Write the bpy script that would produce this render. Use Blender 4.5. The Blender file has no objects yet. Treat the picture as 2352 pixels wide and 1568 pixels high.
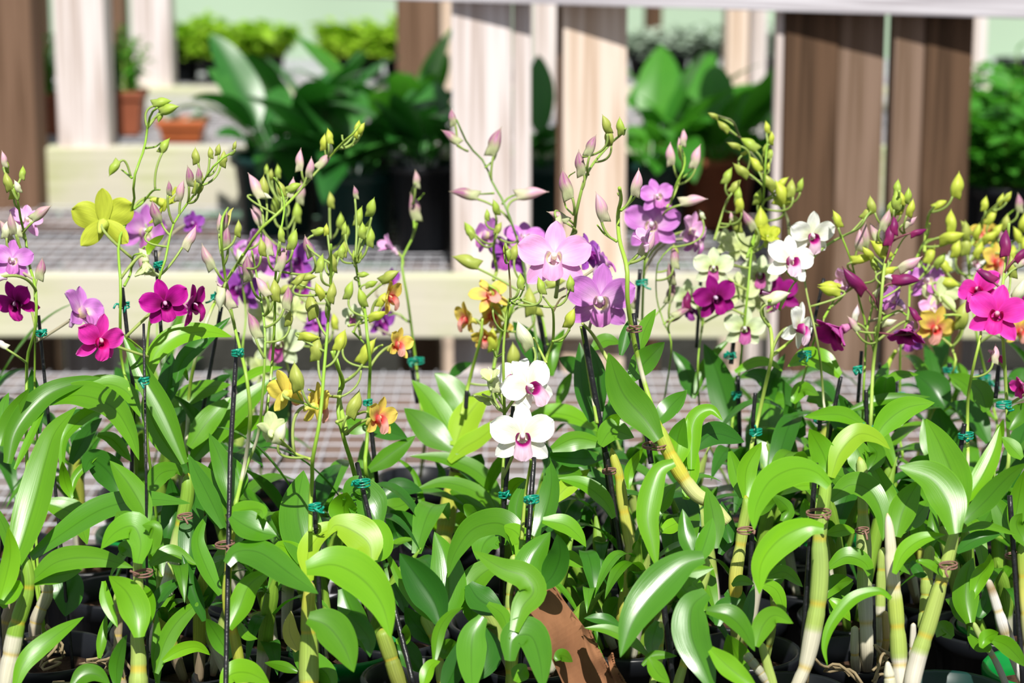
SUN, SKY, SAZ, SEL, EXPO = 6.0, .40, 6, 52, 0.0
import bpy, math, random
from mathutils import Vector as V, Matrix
R = random.Random(7)
C = bpy.context.scene.collection
SC = bpy.context.scene
rad = math.radians
# ---------------------------------------------------------------- camera frame (photo 2352 x 1568)
FPX = 50 / 22.3 * 2352
PITCH = rad(11.8)
CAM = V((0, 0, 1.5))
RT = V((1, 0, 0)); UP = V((0, math.sin(PITCH), math.cos(PITCH))); FW = V((0, math.cos(PITCH), -math.sin(PITCH)))
MESH_Z = 0.78; SOIL = 0.89
TILE = dict(A=(0, 0), B=(780, 0), C=(1552, 0), D=(0, 520), E=(780, 520), F=(1552, 520), G=(0, 1035), H=(780, 1035), I=(1552, 1035))
def full(t, x, y):
    if t == 'Z': return x, y
    ox, oy = TILE[t]; return ox + x / 2.94, oy + y / 2.94
def P(px, py, d):
    return CAM + RT * ((px - 1176) / FPX * d) + UP * (-(py - 784) / FPX * d) + FW * d
def on_plane(px, py, z):
    r = RT * ((px - 1176) / FPX) + UP * (-(py - 784) / FPX) + FW
    return CAM + r * ((z - CAM.z) / r.z)
# ---------------------------------------------------------------- materials
def newmat(n):
    m = bpy.data.materials.new(n); m.use_nodes = True; nt = m.node_tree; nt.nodes.clear()
    return m, nt, (lambda k, **kw: _nd(nt, k, kw))
def _nd(nt, k, kw):
    n = nt.nodes.new(k)
    for a, b in kw.items(): setattr(n, a, b)
    return n
def plain(n, col, rough=.5, spec=.5, metal=0, var=.12, scale=20, bump=0):
    m, nt, N = newmat(n); L = nt.links.new
    o = N('ShaderNodeOutputMaterial'); b = N('ShaderNodeBsdfPrincipled'); t = N('ShaderNodeTexCoord')
    no = N('ShaderNodeTexNoise'); no.inputs['Scale'].default_value = scale; no.inputs['Detail'].default_value = 5
    L(t.outputs['Object'], no.inputs['Vector'])
    r = N('ShaderNodeValToRGB'); c = V(col[:3])
    r.color_ramp.elements[0].color = (*(c * (1 - var)), 1); r.color_ramp.elements[1].color = (*(c * (1 + var)), 1)
    r.color_ramp.elements[0].position = .3; r.color_ramp.elements[1].position = .7
    L(no.outputs['Fac'], r.inputs['Fac']); L(r.outputs['Color'], b.inputs['Base Color'])
    b.inputs['Roughness'].default_value = rough; b.inputs['Metallic'].default_value = metal
    b.inputs['Specular IOR Level'].default_value = spec
    if bump:
        bp = N('ShaderNodeBump'); bp.inputs['Strength'].default_value = bump; bp.inputs['Distance'].default_value = .004
        L(no.outputs['Fac'], bp.inputs['Height']); L(bp.outputs['Normal'], b.inputs['Normal'])
    L(b.outputs[0], o.inputs[0]); return m
def leafmat(n, c1, c2, tr, rough=.36, spec=.4, trans=.33):
    """UV.x runs base to tip, UV.y across the blade (0..1, midrib .5)"""
    m, nt, N = newmat(n); L = nt.links.new
    o = N('ShaderNodeOutputMaterial'); b = N('ShaderNodeBsdfPrincipled'); uv = N('ShaderNodeUVMap')
    sep = N('ShaderNodeSeparateXYZ'); L(uv.outputs[0], sep.inputs[0])
    oi = N('ShaderNodeObjectInfo')
    mp = N('ShaderNodeMapping'); mp.inputs['Scale'].default_value = (2.2, 34, 1); L(uv.outputs[0], mp.inputs[0])
    add = N('ShaderNodeVectorMath', operation='ADD'); L(mp.outputs[0], add.inputs[0]); L(oi.outputs['Random'], add.inputs[1])
    st = N('ShaderNodeTexNoise'); st.inputs['Scale'].default_value = 1; st.inputs['Detail'].default_value = 3; L(add.outputs[0], st.inputs['Vector'])
    tc = N('ShaderNodeTexCoord'); n2 = N('ShaderNodeTexNoise'); n2.inputs['Scale'].default_value = 22; n2.inputs['Detail'].default_value = 3; L(tc.outputs['Object'], n2.inputs['Vector'])
    mx = N('ShaderNodeMix', data_type='RGBA'); mx.inputs[6].default_value = (*c1, 1); mx.inputs[7].default_value = (*c2, 1)
    a = N('ShaderNodeMath', operation='MULTIPLY_ADD'); L(st.outputs['Fac'], a.inputs[0]); a.inputs[1].default_value = .5
    a2 = N('ShaderNodeMath', operation='MULTIPLY_ADD'); L(n2.outputs['Fac'], a2.inputs[0]); a2.inputs[1].default_value = .6
    a3 = N('ShaderNodeMath', operation='MULTIPLY_ADD'); L(oi.outputs['Random'], a3.inputs[0]); a3.inputs[1].default_value = .8; a3.inputs[2].default_value = -.45
    L(a3.outputs[0], a2.inputs[2]); L(a2.outputs[0], a.inputs[2]); L(a.outputs[0], mx.inputs[0]); mx.clamp_factor = True
    # midrib: narrow band round y = .5 a little darker, rim a little paler
    d = N('ShaderNodeMath', operation='SUBTRACT'); L(sep.outputs[1], d.inputs[0]); d.inputs[1].default_value = .5
    ab = N('ShaderNodeMath', operation='ABSOLUTE'); L(d.outputs[0], ab.inputs[0])
    rp = N('ShaderNodeValToRGB'); e = rp.color_ramp.elements
    e[0].position = 0; e[0].color = (.72, .72, .72, 1); e[1].position = .04; e[1].color = (1, 1, 1, 1)
    x = e.new(.478); x.color = (1, 1, 1, 1); x = e.new(.492); x.color = (1.35, 1.3, 1.5, 1)
    L(ab.outputs[0], rp.inputs[0])
    mul = N('ShaderNodeMix', data_type='RGBA', blend_type='MULTIPLY'); mul.inputs[0].default_value = 1
    L(mx.outputs[2], mul.inputs[6]); L(rp.outputs[0], mul.inputs[7]); L(mul.outputs[2], b.inputs['Base Color'])
    b.inputs['Roughness'].default_value = rough; b.inputs['Specular IOR Level'].default_value = spec
    bp = N('ShaderNodeBump'); bp.inputs['Strength'].default_value = .09; bp.inputs['Distance'].default_value = .0012
    L(st.outputs['Fac'], bp.inputs['Height']); L(bp.outputs[0], b.inputs['Normal'])
    tl = N('ShaderNodeBsdfTranslucent'); m2 = N('ShaderNodeMix', data_type='RGBA', blend_type='MULTIPLY'); m2.inputs[0].default_value = 1
    m2.inputs[6].default_value = (*tr, 1); L(rp.outputs[0], m2.inputs[7]); L(m2.outputs[2], tl.inputs['Color'])
    ms = N('ShaderNodeMixShader'); ms.inputs[0].default_value = trans
    L(b.outputs[0], ms.inputs[1]); L(tl.outputs[0], ms.inputs[2]); L(ms.outputs[0], o.inputs[0]); return m
def colmat(n, rough=.5, trans=.25, spec=.4, vein=.1, bump=.2, gain=1.0):
    """colour from the mesh's own pigment attribute 'Col', fine streaks along UV.x"""
    m, nt, N = newmat(n); L = nt.links.new
    o = N('ShaderNodeOutputMaterial'); b = N('ShaderNodeBsdfPrincipled'); at = N('ShaderNodeAttribute', attribute_name='Col')
    uv = N('ShaderNodeUVMap'); mp = N('ShaderNodeMapping'); mp.inputs['Scale'].default_value = (2, 26, 1); L(uv.outputs[0], mp.inputs[0])
    st = N('ShaderNodeTexNoise'); st.inputs['Scale'].default_value = 1; st.inputs['Detail'].default_value = 2; L(mp.outputs[0], st.inputs['Vector'])
    mr = N('ShaderNodeMapRange'); mr.inputs[1].default_value = .3; mr.inputs[2].default_value = .7
    mr.inputs[3].default_value = gain * (1 - vein); mr.inputs[4].default_value = gain * (1 + vein); L(st.outputs['Fac'], mr.inputs[0])
    mu = N('ShaderNodeVectorMath', operation='SCALE'); L(at.outputs['Color'], mu.inputs[0]); L(mr.outputs[0], mu.inputs['Scale'])
    L(mu.outputs[0], b.inputs['Base Color']); b.inputs['Roughness'].default_value = rough; b.inputs['Specular IOR Level'].default_value = spec
    bp = N('ShaderNodeBump'); bp.inputs['Strength'].default_value = bump; bp.inputs['Distance'].default_value = .001
    L(st.outputs['Fac'], bp.inputs['Height']); L(bp.outputs[0], b.inputs['Normal'])
    if trans:
        tl = N('ShaderNodeBsdfTranslucent'); L(mu.outputs[0], tl.inputs['Color']); ms = N('ShaderNodeMixShader'); ms.inputs[0].default_value = trans
        L(b.outputs[0], ms.inputs[1]); L(tl.outputs[0], ms.inputs[2]); L(ms.outputs[0], o.inputs[0])
    else: L(b.outputs[0], o.inputs[0])
    return m
def woodmat(n, c1, c2, grain=1.0, axis=2, knots=True, stain=None):
    m, nt, N = newmat(n); L = nt.links.new
    o = N('ShaderNodeOutputMaterial'); b = N('ShaderNodeBsdfPrincipled'); t = N('ShaderNodeTexCoord'); mp = N('ShaderNodeMapping')
    s = [80, 80, 80]; s[axis] = 2.2; mp.inputs['Scale'].default_value = s; L(t.outputs['Object'], mp.inputs[0])
    n1 = N('ShaderNodeTexNoise'); n1.inputs['Scale'].default_value = grain; n1.inputs['Detail'].default_value = 6; n1.inputs['Distortion'].default_value = .6; L(mp.outputs[0], n1.inputs['Vector'])
    r = N('ShaderNodeValToRGB'); r.color_ramp.elements[0].color = (*c1, 1); r.color_ramp.elements[1].color = (*c2, 1)
    r.color_ramp.elements[0].position = .36; r.color_ramp.elements[1].position = .62; L(n1.outputs['Fac'], r.inputs[0])
    out = r.outputs[0]
    n2 = N('ShaderNodeTexNoise'); n2.inputs['Scale'].default_value = 5; n2.inputs['Detail'].default_value = 4; L(t.outputs['Object'], n2.inputs['Vector'])
    if stain:
        rr = N('ShaderNodeValToRGB'); rr.color_ramp.elements[0].position = .42; rr.color_ramp.elements[1].position = .6; L(n2.outputs['Fac'], rr.inputs[0])
        mx = N('ShaderNodeMix', data_type='RGBA'); L(rr.outputs[0], mx.inputs[0]); L(out, mx.inputs[6]); mx.inputs[7].default_value = (*stain, 1); out = mx.outputs[2]
    L(out, b.inputs['Base Color']); b.inputs['Roughness'].default_value = .8; b.inputs['Specular IOR Level'].default_value = .2
    bp = N('ShaderNodeBump'); bp.inputs['Strength'].default_value = .3; bp.inputs['Distance'].default_value = .003
    L(n1.outputs['Fac'], bp.inputs['Height']); L(bp.outputs[0], b.inputs['Normal']); L(b.outputs[0], o.inputs[0]); return m
M = {}
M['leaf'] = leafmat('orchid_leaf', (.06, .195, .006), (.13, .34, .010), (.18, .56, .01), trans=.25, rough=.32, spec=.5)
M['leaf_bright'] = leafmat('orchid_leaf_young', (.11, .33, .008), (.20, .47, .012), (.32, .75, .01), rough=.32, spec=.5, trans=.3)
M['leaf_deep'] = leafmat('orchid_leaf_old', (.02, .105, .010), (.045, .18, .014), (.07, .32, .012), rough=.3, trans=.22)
M['leaf_lime'] = leafmat('orchid_leaf_lime', (.26, .47, .02), (.36, .58, .03), (.5, .8, .03))
M['leaf_yellow'] = leafmat('orchid_leaf_yellowing', (.55, .52, .12), (.62, .58, .16), (.7, .7, .12))
M['leaf_blue'] = leafmat('orchid_leaf_glossy', (.05, .185, .009), (.10, .30, .015), (.10, .44, .012), rough=.25, spec=.65, trans=.22)
M['lily'] = leafmat('broad_glossy_leaf', (.018, .115, .018), (.05, .21, .03), (.04, .28, .02), rough=.34, spec=.5, trans=.2)
M['lily2'] = leafmat('broad_mid_leaf', (.04, .2, .02), (.09, .32, .03), (.12, .5, .03), rough=.3)
M['herb'] = leafmat('small_lime_leaf', (.25, .5, .03), (.42, .62, .05), (.5, .8, .05), rough=.5)
M['herb2'] = leafmat('small_green_leaf', (.05, .24, .02), (.1, .38, .03), (.12, .5, .03), rough=.5)
M['grey_leaf'] = leafmat('grey_succulent_leaf', (.25, .36, .26), (.42, .5, .4), (.3, .4, .3), rough=.6, trans=.1)
M['petal'] = colmat('petal', rough=.55, trans=.35, spec=.25, vein=.13, gain=1.05)
M['bud'] = colmat('bud', rough=.45, trans=.22, vein=.1)
M['stem'] = colmat('stem', rough=.42, trans=0, vein=.08)
M['cane'] = colmat('cane', rough=.45, trans=0, vein=.16, bump=.5)
M['stake'] = plain('black_stake', (.012, .012, .014), .35, .5, bump=.3, scale=150)
M['tie'] = plain('green_tie', (.0, .27, .17), .3, .6)
M['btie'] = plain('brown_tie', (.25, .13, .1), .5, .3)
M['pot_black'] = plain('black_plastic', (.008, .009, .012), .38, .35)
M['wood_grey'] = woodmat('grey_slat', (.17, .145, .135), (.30, .26, .25), axis=0)
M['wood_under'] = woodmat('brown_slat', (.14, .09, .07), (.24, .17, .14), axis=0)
M['pot_terracotta'] = plain('brown_plastic', (.3, .09, .045), .6, .3)
M['pot_green'] = plain('green_plastic', (.0, .2, .03), .35, .5)
M['pot_teal'] = plain('teal_plastic', (.004, .035, .03), .4, .5)
M['pot_red'] = plain('rust_plastic', (.45, .12, .04), .5, .3)
M['bark'] = plain('potting_bark', (.05, .026, .015), .9, .2, var=.7, scale=90, bump=1)
M['root'] = plain('aerial_root', (.26, .20, .11), .7, .3, var=.3, scale=60)
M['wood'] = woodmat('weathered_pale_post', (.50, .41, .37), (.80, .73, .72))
M['wood_warm'] = woodmat('new_warm_post', (.54, .39, .28), (.80, .67, .57))
M['wood_brown'] = woodmat('brown_post', (.115, .065, .038), (.20, .12, .078))  # brown wood, also darkened for overhead shade on the left posts
M['wood_shade_tint'] = woodmat('brown_post_shade_tint', (.055, .031, .017), (.125, .072, .042))  # brown wood with the shade on the right-hand posts put into the colour
M['wood_shade_tint2'] = woodmat('mid_brown_post_shade_tint', (.15, .095, .06), (.25, .17, .125))  # same shade in the colour, lighter for the paler post faces
M['board'] = woodmat('mossy_board', (.50, .52, .30), (.62, .62, .44), axis=0, stain=(.60, .57, .46))
M['rail'] = woodmat('grey_rail', (.40, .37, .40), (.74, .72, .77), axis=0, grain=1.6)
M['wire'] = plain('galvanised_wire', (.55, .55, .60), .5, .5, metal=.2)
M['card'] = plain('brown_cardboard', (.23, .105, .05), .85, .2, var=.25, scale=30, bump=.4)
M['wall'] = plain('pale_green_wall', (.44, .58, .43), .8, .2, var=.05, scale=2)
M['wall2'] = plain('green_wall_base', (.20, .36, .24), .8, .2, var=.08, scale=2)
M['ground'] = plain('dark_gravel', (.03, .027, .025), .95, .1, var=.6, scale=35, bump=1)
M['block'] = plain('concrete_block', (.12, .115, .11), .9, .2, var=.3, scale=14, bump=.5)
# ---------------------------------------------------------------- mesh helpers
def link(o, parent=None):
    C.objects.link(o)
    if parent is not None: o.parent = parent
    return o
def mk(name, vs, fs, mat, parent=None, col=None, uv=None, smooth=True, org=None, mats=None, mi=None):
    """vs in world space; org = world origin of the parent (or of the object)"""
    if org is None: org = WORLD_ORG.get(parent.name, V((0, 0, 0))) if parent is not None else V((0, 0, 0))
    me = bpy.data.meshes.new(name); me.from_pydata([tuple(v - org) for v in vs], [], fs)
    if smooth: me.polygons.foreach_set('use_smooth', [True] * len(me.polygons))
    for x in (mats or [mat]): me.materials.append(x)
    if mi: me.polygons.foreach_set('material_index', mi)
    if col:
        a = me.color_attributes.new('Col', 'FLOAT_COLOR', 'POINT'); flat = []
        for c in col: flat += [max(0, c[0]), max(0, c[1]), max(0, c[2]), 1]
        a.data.foreach_set('color', flat)
    if uv:
        l = me.uv_layers.new(name='UVMap'); idx = [0] * len(me.loops); me.loops.foreach_get('vertex_index', idx); flat = []
        for i in idx: flat += uv[i]
        l.data.foreach_set('uv', flat)
    me.update(); o = bpy.data.objects.new(name, me); link(o, parent)
    if parent is None: o.location = org
    else: WORLD_ORG[o.name] = org if True else None
    return o
WORLD_ORG = {}
def thing(name, label, cat, loc, group=None):
    o = bpy.data.objects.new(name, None); o.empty_display_size = .05; C.objects.link(o); o.location = loc
    o['label'] = label; o['category'] = cat
    if group: o['group'] = group
    WORLD_ORG[o.name] = V(loc); return o
def tag(o, label, cat, group=None, kind=None):
    o['label'] = label; o['category'] = cat
    if group: o['group'] = group
    if kind: o['kind'] = kind
    return o
class MB:
    def __init__(s): s.v = []; s.f = []; s.c = []; s.u = []
    def add(s, v, f, c=None, u=None):
        n = len(s.v); s.v += v; s.f += [tuple(i + n for i in q) for q in f]
        s.c += c or [(1, 1, 1)] * len(v); s.u += u or [(0, 0)] * len(v)
    def box(s, c, size, rot=None):
        c = V(c); h = V(size) / 2; vs = []
        for x in (-1, 1):
            for y in (-1, 1):
                for z in (-1, 1):
                    p = V((x * h.x, y * h.y, z * h.z))
                    if rot: p = rot @ p
                    vs.append(c + p)
        s.add(vs, [(0, 1, 3, 2), (4, 6, 7, 5), (0, 4, 5, 1), (2, 3, 7, 6), (0, 2, 6, 4), (1, 5, 7, 3)])
    def build(s, name, mat, parent=None, smooth=True, org=None, **k):
        return mk(name, s.v, s.f, mat, parent, s.c, s.u, smooth, org, **k)
def catmull(pts, n):
    """pts: list of tuples, resampled uniformly in arc length to n points"""
    k = len(pts[0]); p = [V(q) if k == 3 else V((*q, 0)) for q in pts]
    if len(p) == 2: return [p[0].lerp(p[1], i / (n - 1)) for i in range(n)]
    e = [p[0] * 2 - p[1]] + p + [p[-1] * 2 - p[-2]]; fine = []
    for i in range(1, len(e) - 2):
        a, b, c, d = e[i - 1:i + 3]
        for j in range(12):
            t = j / 12; fine.append(.5 * ((2 * b) + (c - a) * t + (2 * a - 5 * b + 4 * c - d) * t * t + (3 * b - a - 3 * c + d) * t ** 3))
    fine.append(p[-1]); L = [0]
    for i in range(1, len(fine)): L.append(L[-1] + (fine[i] - fine[i - 1]).length)
    out = []; j = 0
    for i in range(n):
        s = L[-1] * i / (n - 1)
        while j < len(L) - 2 and L[j + 1] < s: j += 1
        q = (s - L[j]) / max(1e-9, L[j + 1] - L[j]); out.append(fine[j].lerp(fine[j + 1], min(1, max(0, q))))
    return out
def interp(tab, s):
    for (a, x), (b, y) in zip(tab, tab[1:]):
        if s <= b: 
            t = (s - a) / (b - a + 1e-9)
            return x + (y - x) * t if not isinstance(x, tuple) else tuple(p + (q - p) * t for p, q in zip(x, y))
    return tab[-1][1]
def tube(mb, pts, rads, n=8, cols=None, cap=True):
    m = len(pts); T = []
    for i in range(m): T.append((pts[min(m - 1, i + 1)] - pts[max(0, i - 1)]).normalized())
    u = T[0].cross(V((0, 1, .1))).normalized()
    if u.length < .1: u = T[0].cross(V((1, 0, 0))).normalized()
    vs = []; fs = []; cs = []; us = []
    for i in range(m):
        u = (u - T[i] * u.dot(T[i])).normalized(); w = T[i].cross(u); r = rads[i] if isinstance(rads, list) else rads
        for k in range(n):
            a = 2 * math.pi * k / n; vs.append(pts[i] + (u * math.cos(a) + w * math.sin(a)) * r)
            cs.append(cols[i] if cols else (1, 1, 1)); us.append((i / max(1, m - 1), k / n))
    for i in range(m - 1):
        for k in range(n):
            a = i * n + k; b = i * n + (k + 1) % n; fs.append((a, b, b + n, a + n))
    if cap: fs.append(tuple(range(n))[::-1]); fs.append(tuple((m - 1) * n + k for k in range(n)))
    mb.add(vs, fs, cs, us)
def lathe(mb, c, prof, n=28, col=None):
    vs = []; fs = []; c = V(c)
    for r, z in prof:
        for k in range(n): a = 2 * math.pi * k / n; vs.append(c + V((r * math.cos(a), r * math.sin(a), z)))
    for i in range(len(prof) - 1):
        for k in range(n): a = i * n + k; b = i * n + (k + 1) % n; fs.append((a, b, b + n, a + n))
    mb.add(vs, fs, [col or (1, 1, 1)] * len(vs))
VV = (-1, -.72, -.4, -.12, 0, .12, .4, .72, 1)
def blade(mb, cen, side, nor, halfw, fold=.16, wav=.0, ph=0, prof=None):
    """leaf blade along cen (world pts); side/nor per point; V-fold towards nor"""
    m = len(cen); vs = []; fs = []; us = []
    for i in range(m):
        s = i / (m - 1)
        w = halfw * (prof(s) if prof else leafprof(s))
        for v in VV:
            q = abs(v)
            vs.append(cen[i] + side[i] * (w * v) + nor[i] * (w * fold * (q ** 1.55) + w * wav * v * v * math.sin(ph + s * 11 + v)))
            us.append((s, .5 + v * .5))
    k = len(VV)
    for i in range(m - 1):
        for j in range(k - 1): a = i * k + j; fs.append((a, a + 1, a + k + 1, a + k))
    mb.add(vs, fs, None, us)
def leafprof(s):
    a = .34 + .66 * min(1, s / .38) ** 1.0 if s < .38 else 1
    a = .34 + .66 * math.sin(min(1, s / .42) * math.pi / 2) ** 1.2
    b = 1 if s < .38 else max(0, 1 - ((s - .38) / .62) ** 2.0)
    return a * b ** .95
# ---------------------------------------------------------------- orchid building blocks
G_LEAF = (.10, .27, .02)
class Cur: pass
K = Cur()
ALLPOTS = []
def pot_mesh(parent, base, r=.045, h=.11, mat='pot_black', rim=True, square=False):
    b = V(base); mb = MB(); n = 4 if square else 32
    prof = [(r * .74, 0), (r * .76, .002), (r * .94, h - .016), (r * 1.04, h - .015), (r * 1.06, h - .002), (r * 1.03, h), (r * .95, h - .001), (r * .9, h - .02), (r * .88, h - .03)]
    lathe(mb, b, prof, n)
    mb.f.append(tuple(range(n))[::-1])
    if square:
        rot = Matrix.Rotation(math.pi / 4, 3, 'Z'); mb.v = [b + rot @ (v - b) for v in mb.v]
    p = mb.build('pot', M[mat], parent, smooth=not square)
    s = MB(); rr = random.Random(int(b.x * 1000)); vs = [b + V((0, 0, h - .018))]; us = []
    rings = 5; nn = 18 if not square else 16
    for k in range(1, rings + 1):
        for j in range(nn):
            a = 2 * math.pi * j / nn; q = r * .89 * k / rings
            if square:
                c_, s_ = math.cos(a), math.sin(a); q = q * .70 / max(abs(c_), abs(s_))
            vs.append(b + V((q * math.cos(a), q * math.sin(a), h - .02 + rr.uniform(-.004, .005) * (k < rings))))
    fs = [(0, 1 + j, 1 + (j + 1) % nn) for j in range(nn)]
    for k in range(rings - 1):
        for j in range(nn): a = 1 + k * nn + j; b_ = 1 + k * nn + (j + 1) % nn; fs.append((a, a + nn, b_ + nn, b_))
    s.add(vs, fs); s.build('potting_bark', M['bark'], parent)
    return p
def plant(label, px, y, d, pot='pot_black', r=.043, leaves='leaf', group='potted orchids on the wire bench'):
    """px = column of the photo where its pot stands, y = distance out along the bench"""
    top = SOIL + .015
    x = (px - 1176) / FPX * (math.cos(PITCH) * y - math.sin(PITCH) * (top - CAM.z)) 
    base = V((x, y, MESH_Z)); K.pot = V((x, y, SOIL)); K.d = d; K.spikes = []; K.leaf = leaves
    for k in range(40):                       # keep pots clear of each other
        bad = [q for q in ALLPOTS if (V((q[0], q[1])) - base.xy).length < (q[2] + r) * 1.08]
        if not bad: break
        q = bad[0]; dv = base.xy - V((q[0], q[1]))
        if dv.length < 1e-4: dv = V((.7, .7))
        dv = dv.normalized() * ((q[2] + r) * 1.09); base = V((q[0] + dv.x + R.uniform(-.004, .004), q[1] + dv.y + R.uniform(0, .006), MESH_Z))
    ALLPOTS.append((base.x, base.y, r)); K.pot = V((base.x, base.y, SOIL))
    K.t = thing('potted_orchid', label, 'orchid', base, group)
    if pot: K.potobj = pot_mesh(K.t, base, r, .11, pot); 
    K.stake = None; K.last = None
    return K.t
def L(t, w, pts, o=0, m=None, k=None, md=0, fold=None, c=0):
    """leaf: tile, blade width (tile px), centre line base>tip, o depth offset, md turn sideways, k lean back"""
    f = [full(t, *p) for p in pts]; d = K.d + o
    k = R.uniform(.35, .95) if k is None else k + .12
    md = md or R.uniform(-.45, .45)
    fold = R.uniform(.16, .38) if fold is None else fold * 1.6
    s = 2.94 if t != 'Z' else 1
    cl = catmull(f, 36); y0 = f[0][1]; x0 = f[0][0]
    cur = R.uniform(-.03, .015) + c
    cen = []; sd = []; no = []
    nrm = (-FW + UP * (k * .9) + RT * 0 - RT * (-md)).normalized()
    for i, q in enumerate(cl):
        u = (y0 - q.y) / FPX * d; r_ = (q.x - x0) / FPX * d; ss = i / 35
        dd = d + k * u * .9 + md * r_ * .8 + cur * ss * ss
        cen.append(P(q.x, q.y, dd))
    nrm = (UP * (k * .9) + RT * (md * .8) - FW).normalized()
    for i in range(36):
        tg = (cl[min(35, i + 1)] - cl[max(0, i - 1)]); tg.normalize()
        sx, sy = -tg.y, -tg.x     # image perp; (screen right, screen up)
        a = RT * sx + UP * sy; a = a + FW * (k * .9 * sy + md * .8 * sx)
        sd.append(a); no.append(nrm)
    mb = MB(); hw = w / s / FPX * d / 2
    sgn = R.choice((1, 1, 1, -1)); ph = R.uniform(0, 6)
    blade(mb, cen, sd, no, hw, fold * sgn, R.uniform(0, .07), ph)
    return mb.build('leaf', M[m or K.leaf], K.t)
YB = (.60, .42, .03)
def CN(t, pts, rad_, cols, o=0, ext=True, name='cane', nodes=5, sheath=0):
    """cane: pts bottom>top (tile), rad table [(s,r tile px)], cols table [(s,rgb)]"""
    f = [full(t, *p) for p in pts]; s_ = 2.94 if t != 'Z' else 1; d = K.d + o
    w = [P(x, y, d) for x, y in f]
    if ext and w[0].z > SOIL + .01: w = [K.pot.lerp(V((w[0].x, w[0].y, SOIL)), .75)] + w
    n = 54; kind_taper = True; cl = catmull([tuple(p) for p in w], n)
    rs = []; cs = []
    for i in range(n):
        s = i / (n - 1); r = interp(rad_, s) / s_ / FPX * d
        q = (s * nodes) % 1; r *= 1 + .07 * math.sin(q * math.pi) - (.07 if q < .08 or q > .94 else 0)
        c = interp(cols, s)
        if (q < .09 and s > .15): c = tuple(a * .4 + b * .6 for a, b in zip(c, YB))
        if s > .93 and kind_taper: r *= math.sqrt(max(.02, 1 - ((s - .93) / .07) ** 2))
        rs.append(r); cs.append(c)
    mb = MB(); tube(mb, cl, rs, 14, cs)
    return mb.build(name, M['cane'], K.t)
GR = (.20, .36, .035); PG = (.34, .45, .10); WS = (.58, .55, .42); BR = (.32, .25, .16); YE = (.38, .42, .06)
def cols(kind, split=.4):
    a = {'g': GR, 'p': PG, 'y': YE}[kind[0]]
    if len(kind) > 1: lo = {'w': WS, 'b': BR, 'g': PG}[kind[1]]; return [(0, lo), (split - .01, lo), (split, a), (1, a)]
    return [(0, a), (1, a)]
def ST(t, top, bot, o=0, r=9.5, ext=True, dtop=None):
    """black stake between two seen points, run on down to the soil"""
    s_ = 2.94 if t != 'Z' else 1
    a = P(*full(t, *top), K.d + o + (dtop or 0)); b = P(*full(t, *bot), K.d + o)
    if ext:
        v = b - a
        if abs(v.z) > .01: b = a + v * ((SOIL - .03 - a.z) / v.z) if v.z < 0 else b
        if (b.xy - K.pot.xy).length > .04: b = V((*(K.pot.xy + (b.xy - K.pot.xy).normalized() * .034), SOIL - .03)); 
        # keep the seen upper part on its line: bend is under the leaves
        c_ = P(*full(t, *bot), K.d + o)
    else: c_ = b.copy()
    pts = [a.lerp(c_, i / 11) for i in range(11)] + [c_.lerp(b, i / 11) for i in range(12)] if (ext and (c_ - b).length > .02) else [a.lerp(b, i / 11) for i in range(12)]
    mb = MB(); tube(mb, pts, r / s_ / FPX * K.d * 1.0, 8)
    K.stake = mb.build('stake', M['stake'], K.t); return K.stake
def TIE(t, x, y, col='tie', wpx=60, o=0, tails=2):
    c = P(*full(t, x, y), K.d + o - .001); rx = wpx / 2 / 2.94 / FPX * K.d; mb = MB()
    for k in range(3 if col == 'tie' else 2):
        pts = []
        for i in range(17):
            a = 2 * math.pi * i / 16; pts.append(c + V((rx * math.cos(a), rx * .8 * math.sin(a), (k - 1) * .0016 + .0008 * math.sin(a + k))))
        tube(mb, pts, .00065, 5, cap=False)
    rr = R
    if col != 'tie': tails = 1
    for k in range(tails):
        s = c + V((rr.uniform(-.3, .3) * rx, -rx * .85, 0)); e = s + V((rr.uniform(-1, 1) * .005, -.002, rr.uniform(-.004, .004)))
        e2 = e + V((rr.uniform(-.004, .004), -.002, rr.uniform(-.005, .005)))
        tube(mb, catmull([tuple(s), tuple(e), tuple(e2)], 7), .0009, 5)
    return mb.build('tie', M[col], K.stake or K.t)
SG = (.27, .47, .045); SDK = (.10, .09, .035); SLT = (.42, .55, .10)
def SP(t, pts, r=11, o=0, col=SG, ext=True, top=.55, sheaths=(), bot=None):
    """flower spike, pts bottom>top"""
    s_ = 2.94 if t != 'Z' else 1; f = [full(t, *p) for p in pts]; d = K.d + o
    w = [P(x, y, d + .02 * math.sin(i * 1.3)) for i, (x, y) in enumerate(f)]
    if ext and w[0].z > SOIL + .03:
        q = w[0].lerp(K.pot, .5); w = [K.pot.lerp(w[0], .0), q.lerp(V((w[0].x, K.pot.y, q.z)), .4)] + w
    n = 40; cl = catmull([tuple(p) for p in w], n); rs = []; cs = []
    for i in range(n):
        s = i / (n - 1); rs.append(r / s_ / FPX * d * (1 - (1 - top) * s)); c = col
        for a in sheaths:
            if abs(s - a) < .035: c = (.62, .60, .42)
        cs.append(c)
    mb = MB(); tube(mb, cl, rs, 8, cs); K.last = mb.build('flower_spike', M['stem'], K.t)
    K.spikes.append((cl, r / s_ / FPX * d)); return K.last
def attach(p, drop):
    best = None
    for cl, r in K.spikes:
        for q in cl:
            if q.z < p.z - drop * .2 or True:
                e = (q - p); sc = e.length + (max(0, (q.z - (p.z - drop))) * 2.2)
                if best is None or sc < best[0]: best = (sc, q)
    return best[1] if best else None
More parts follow.
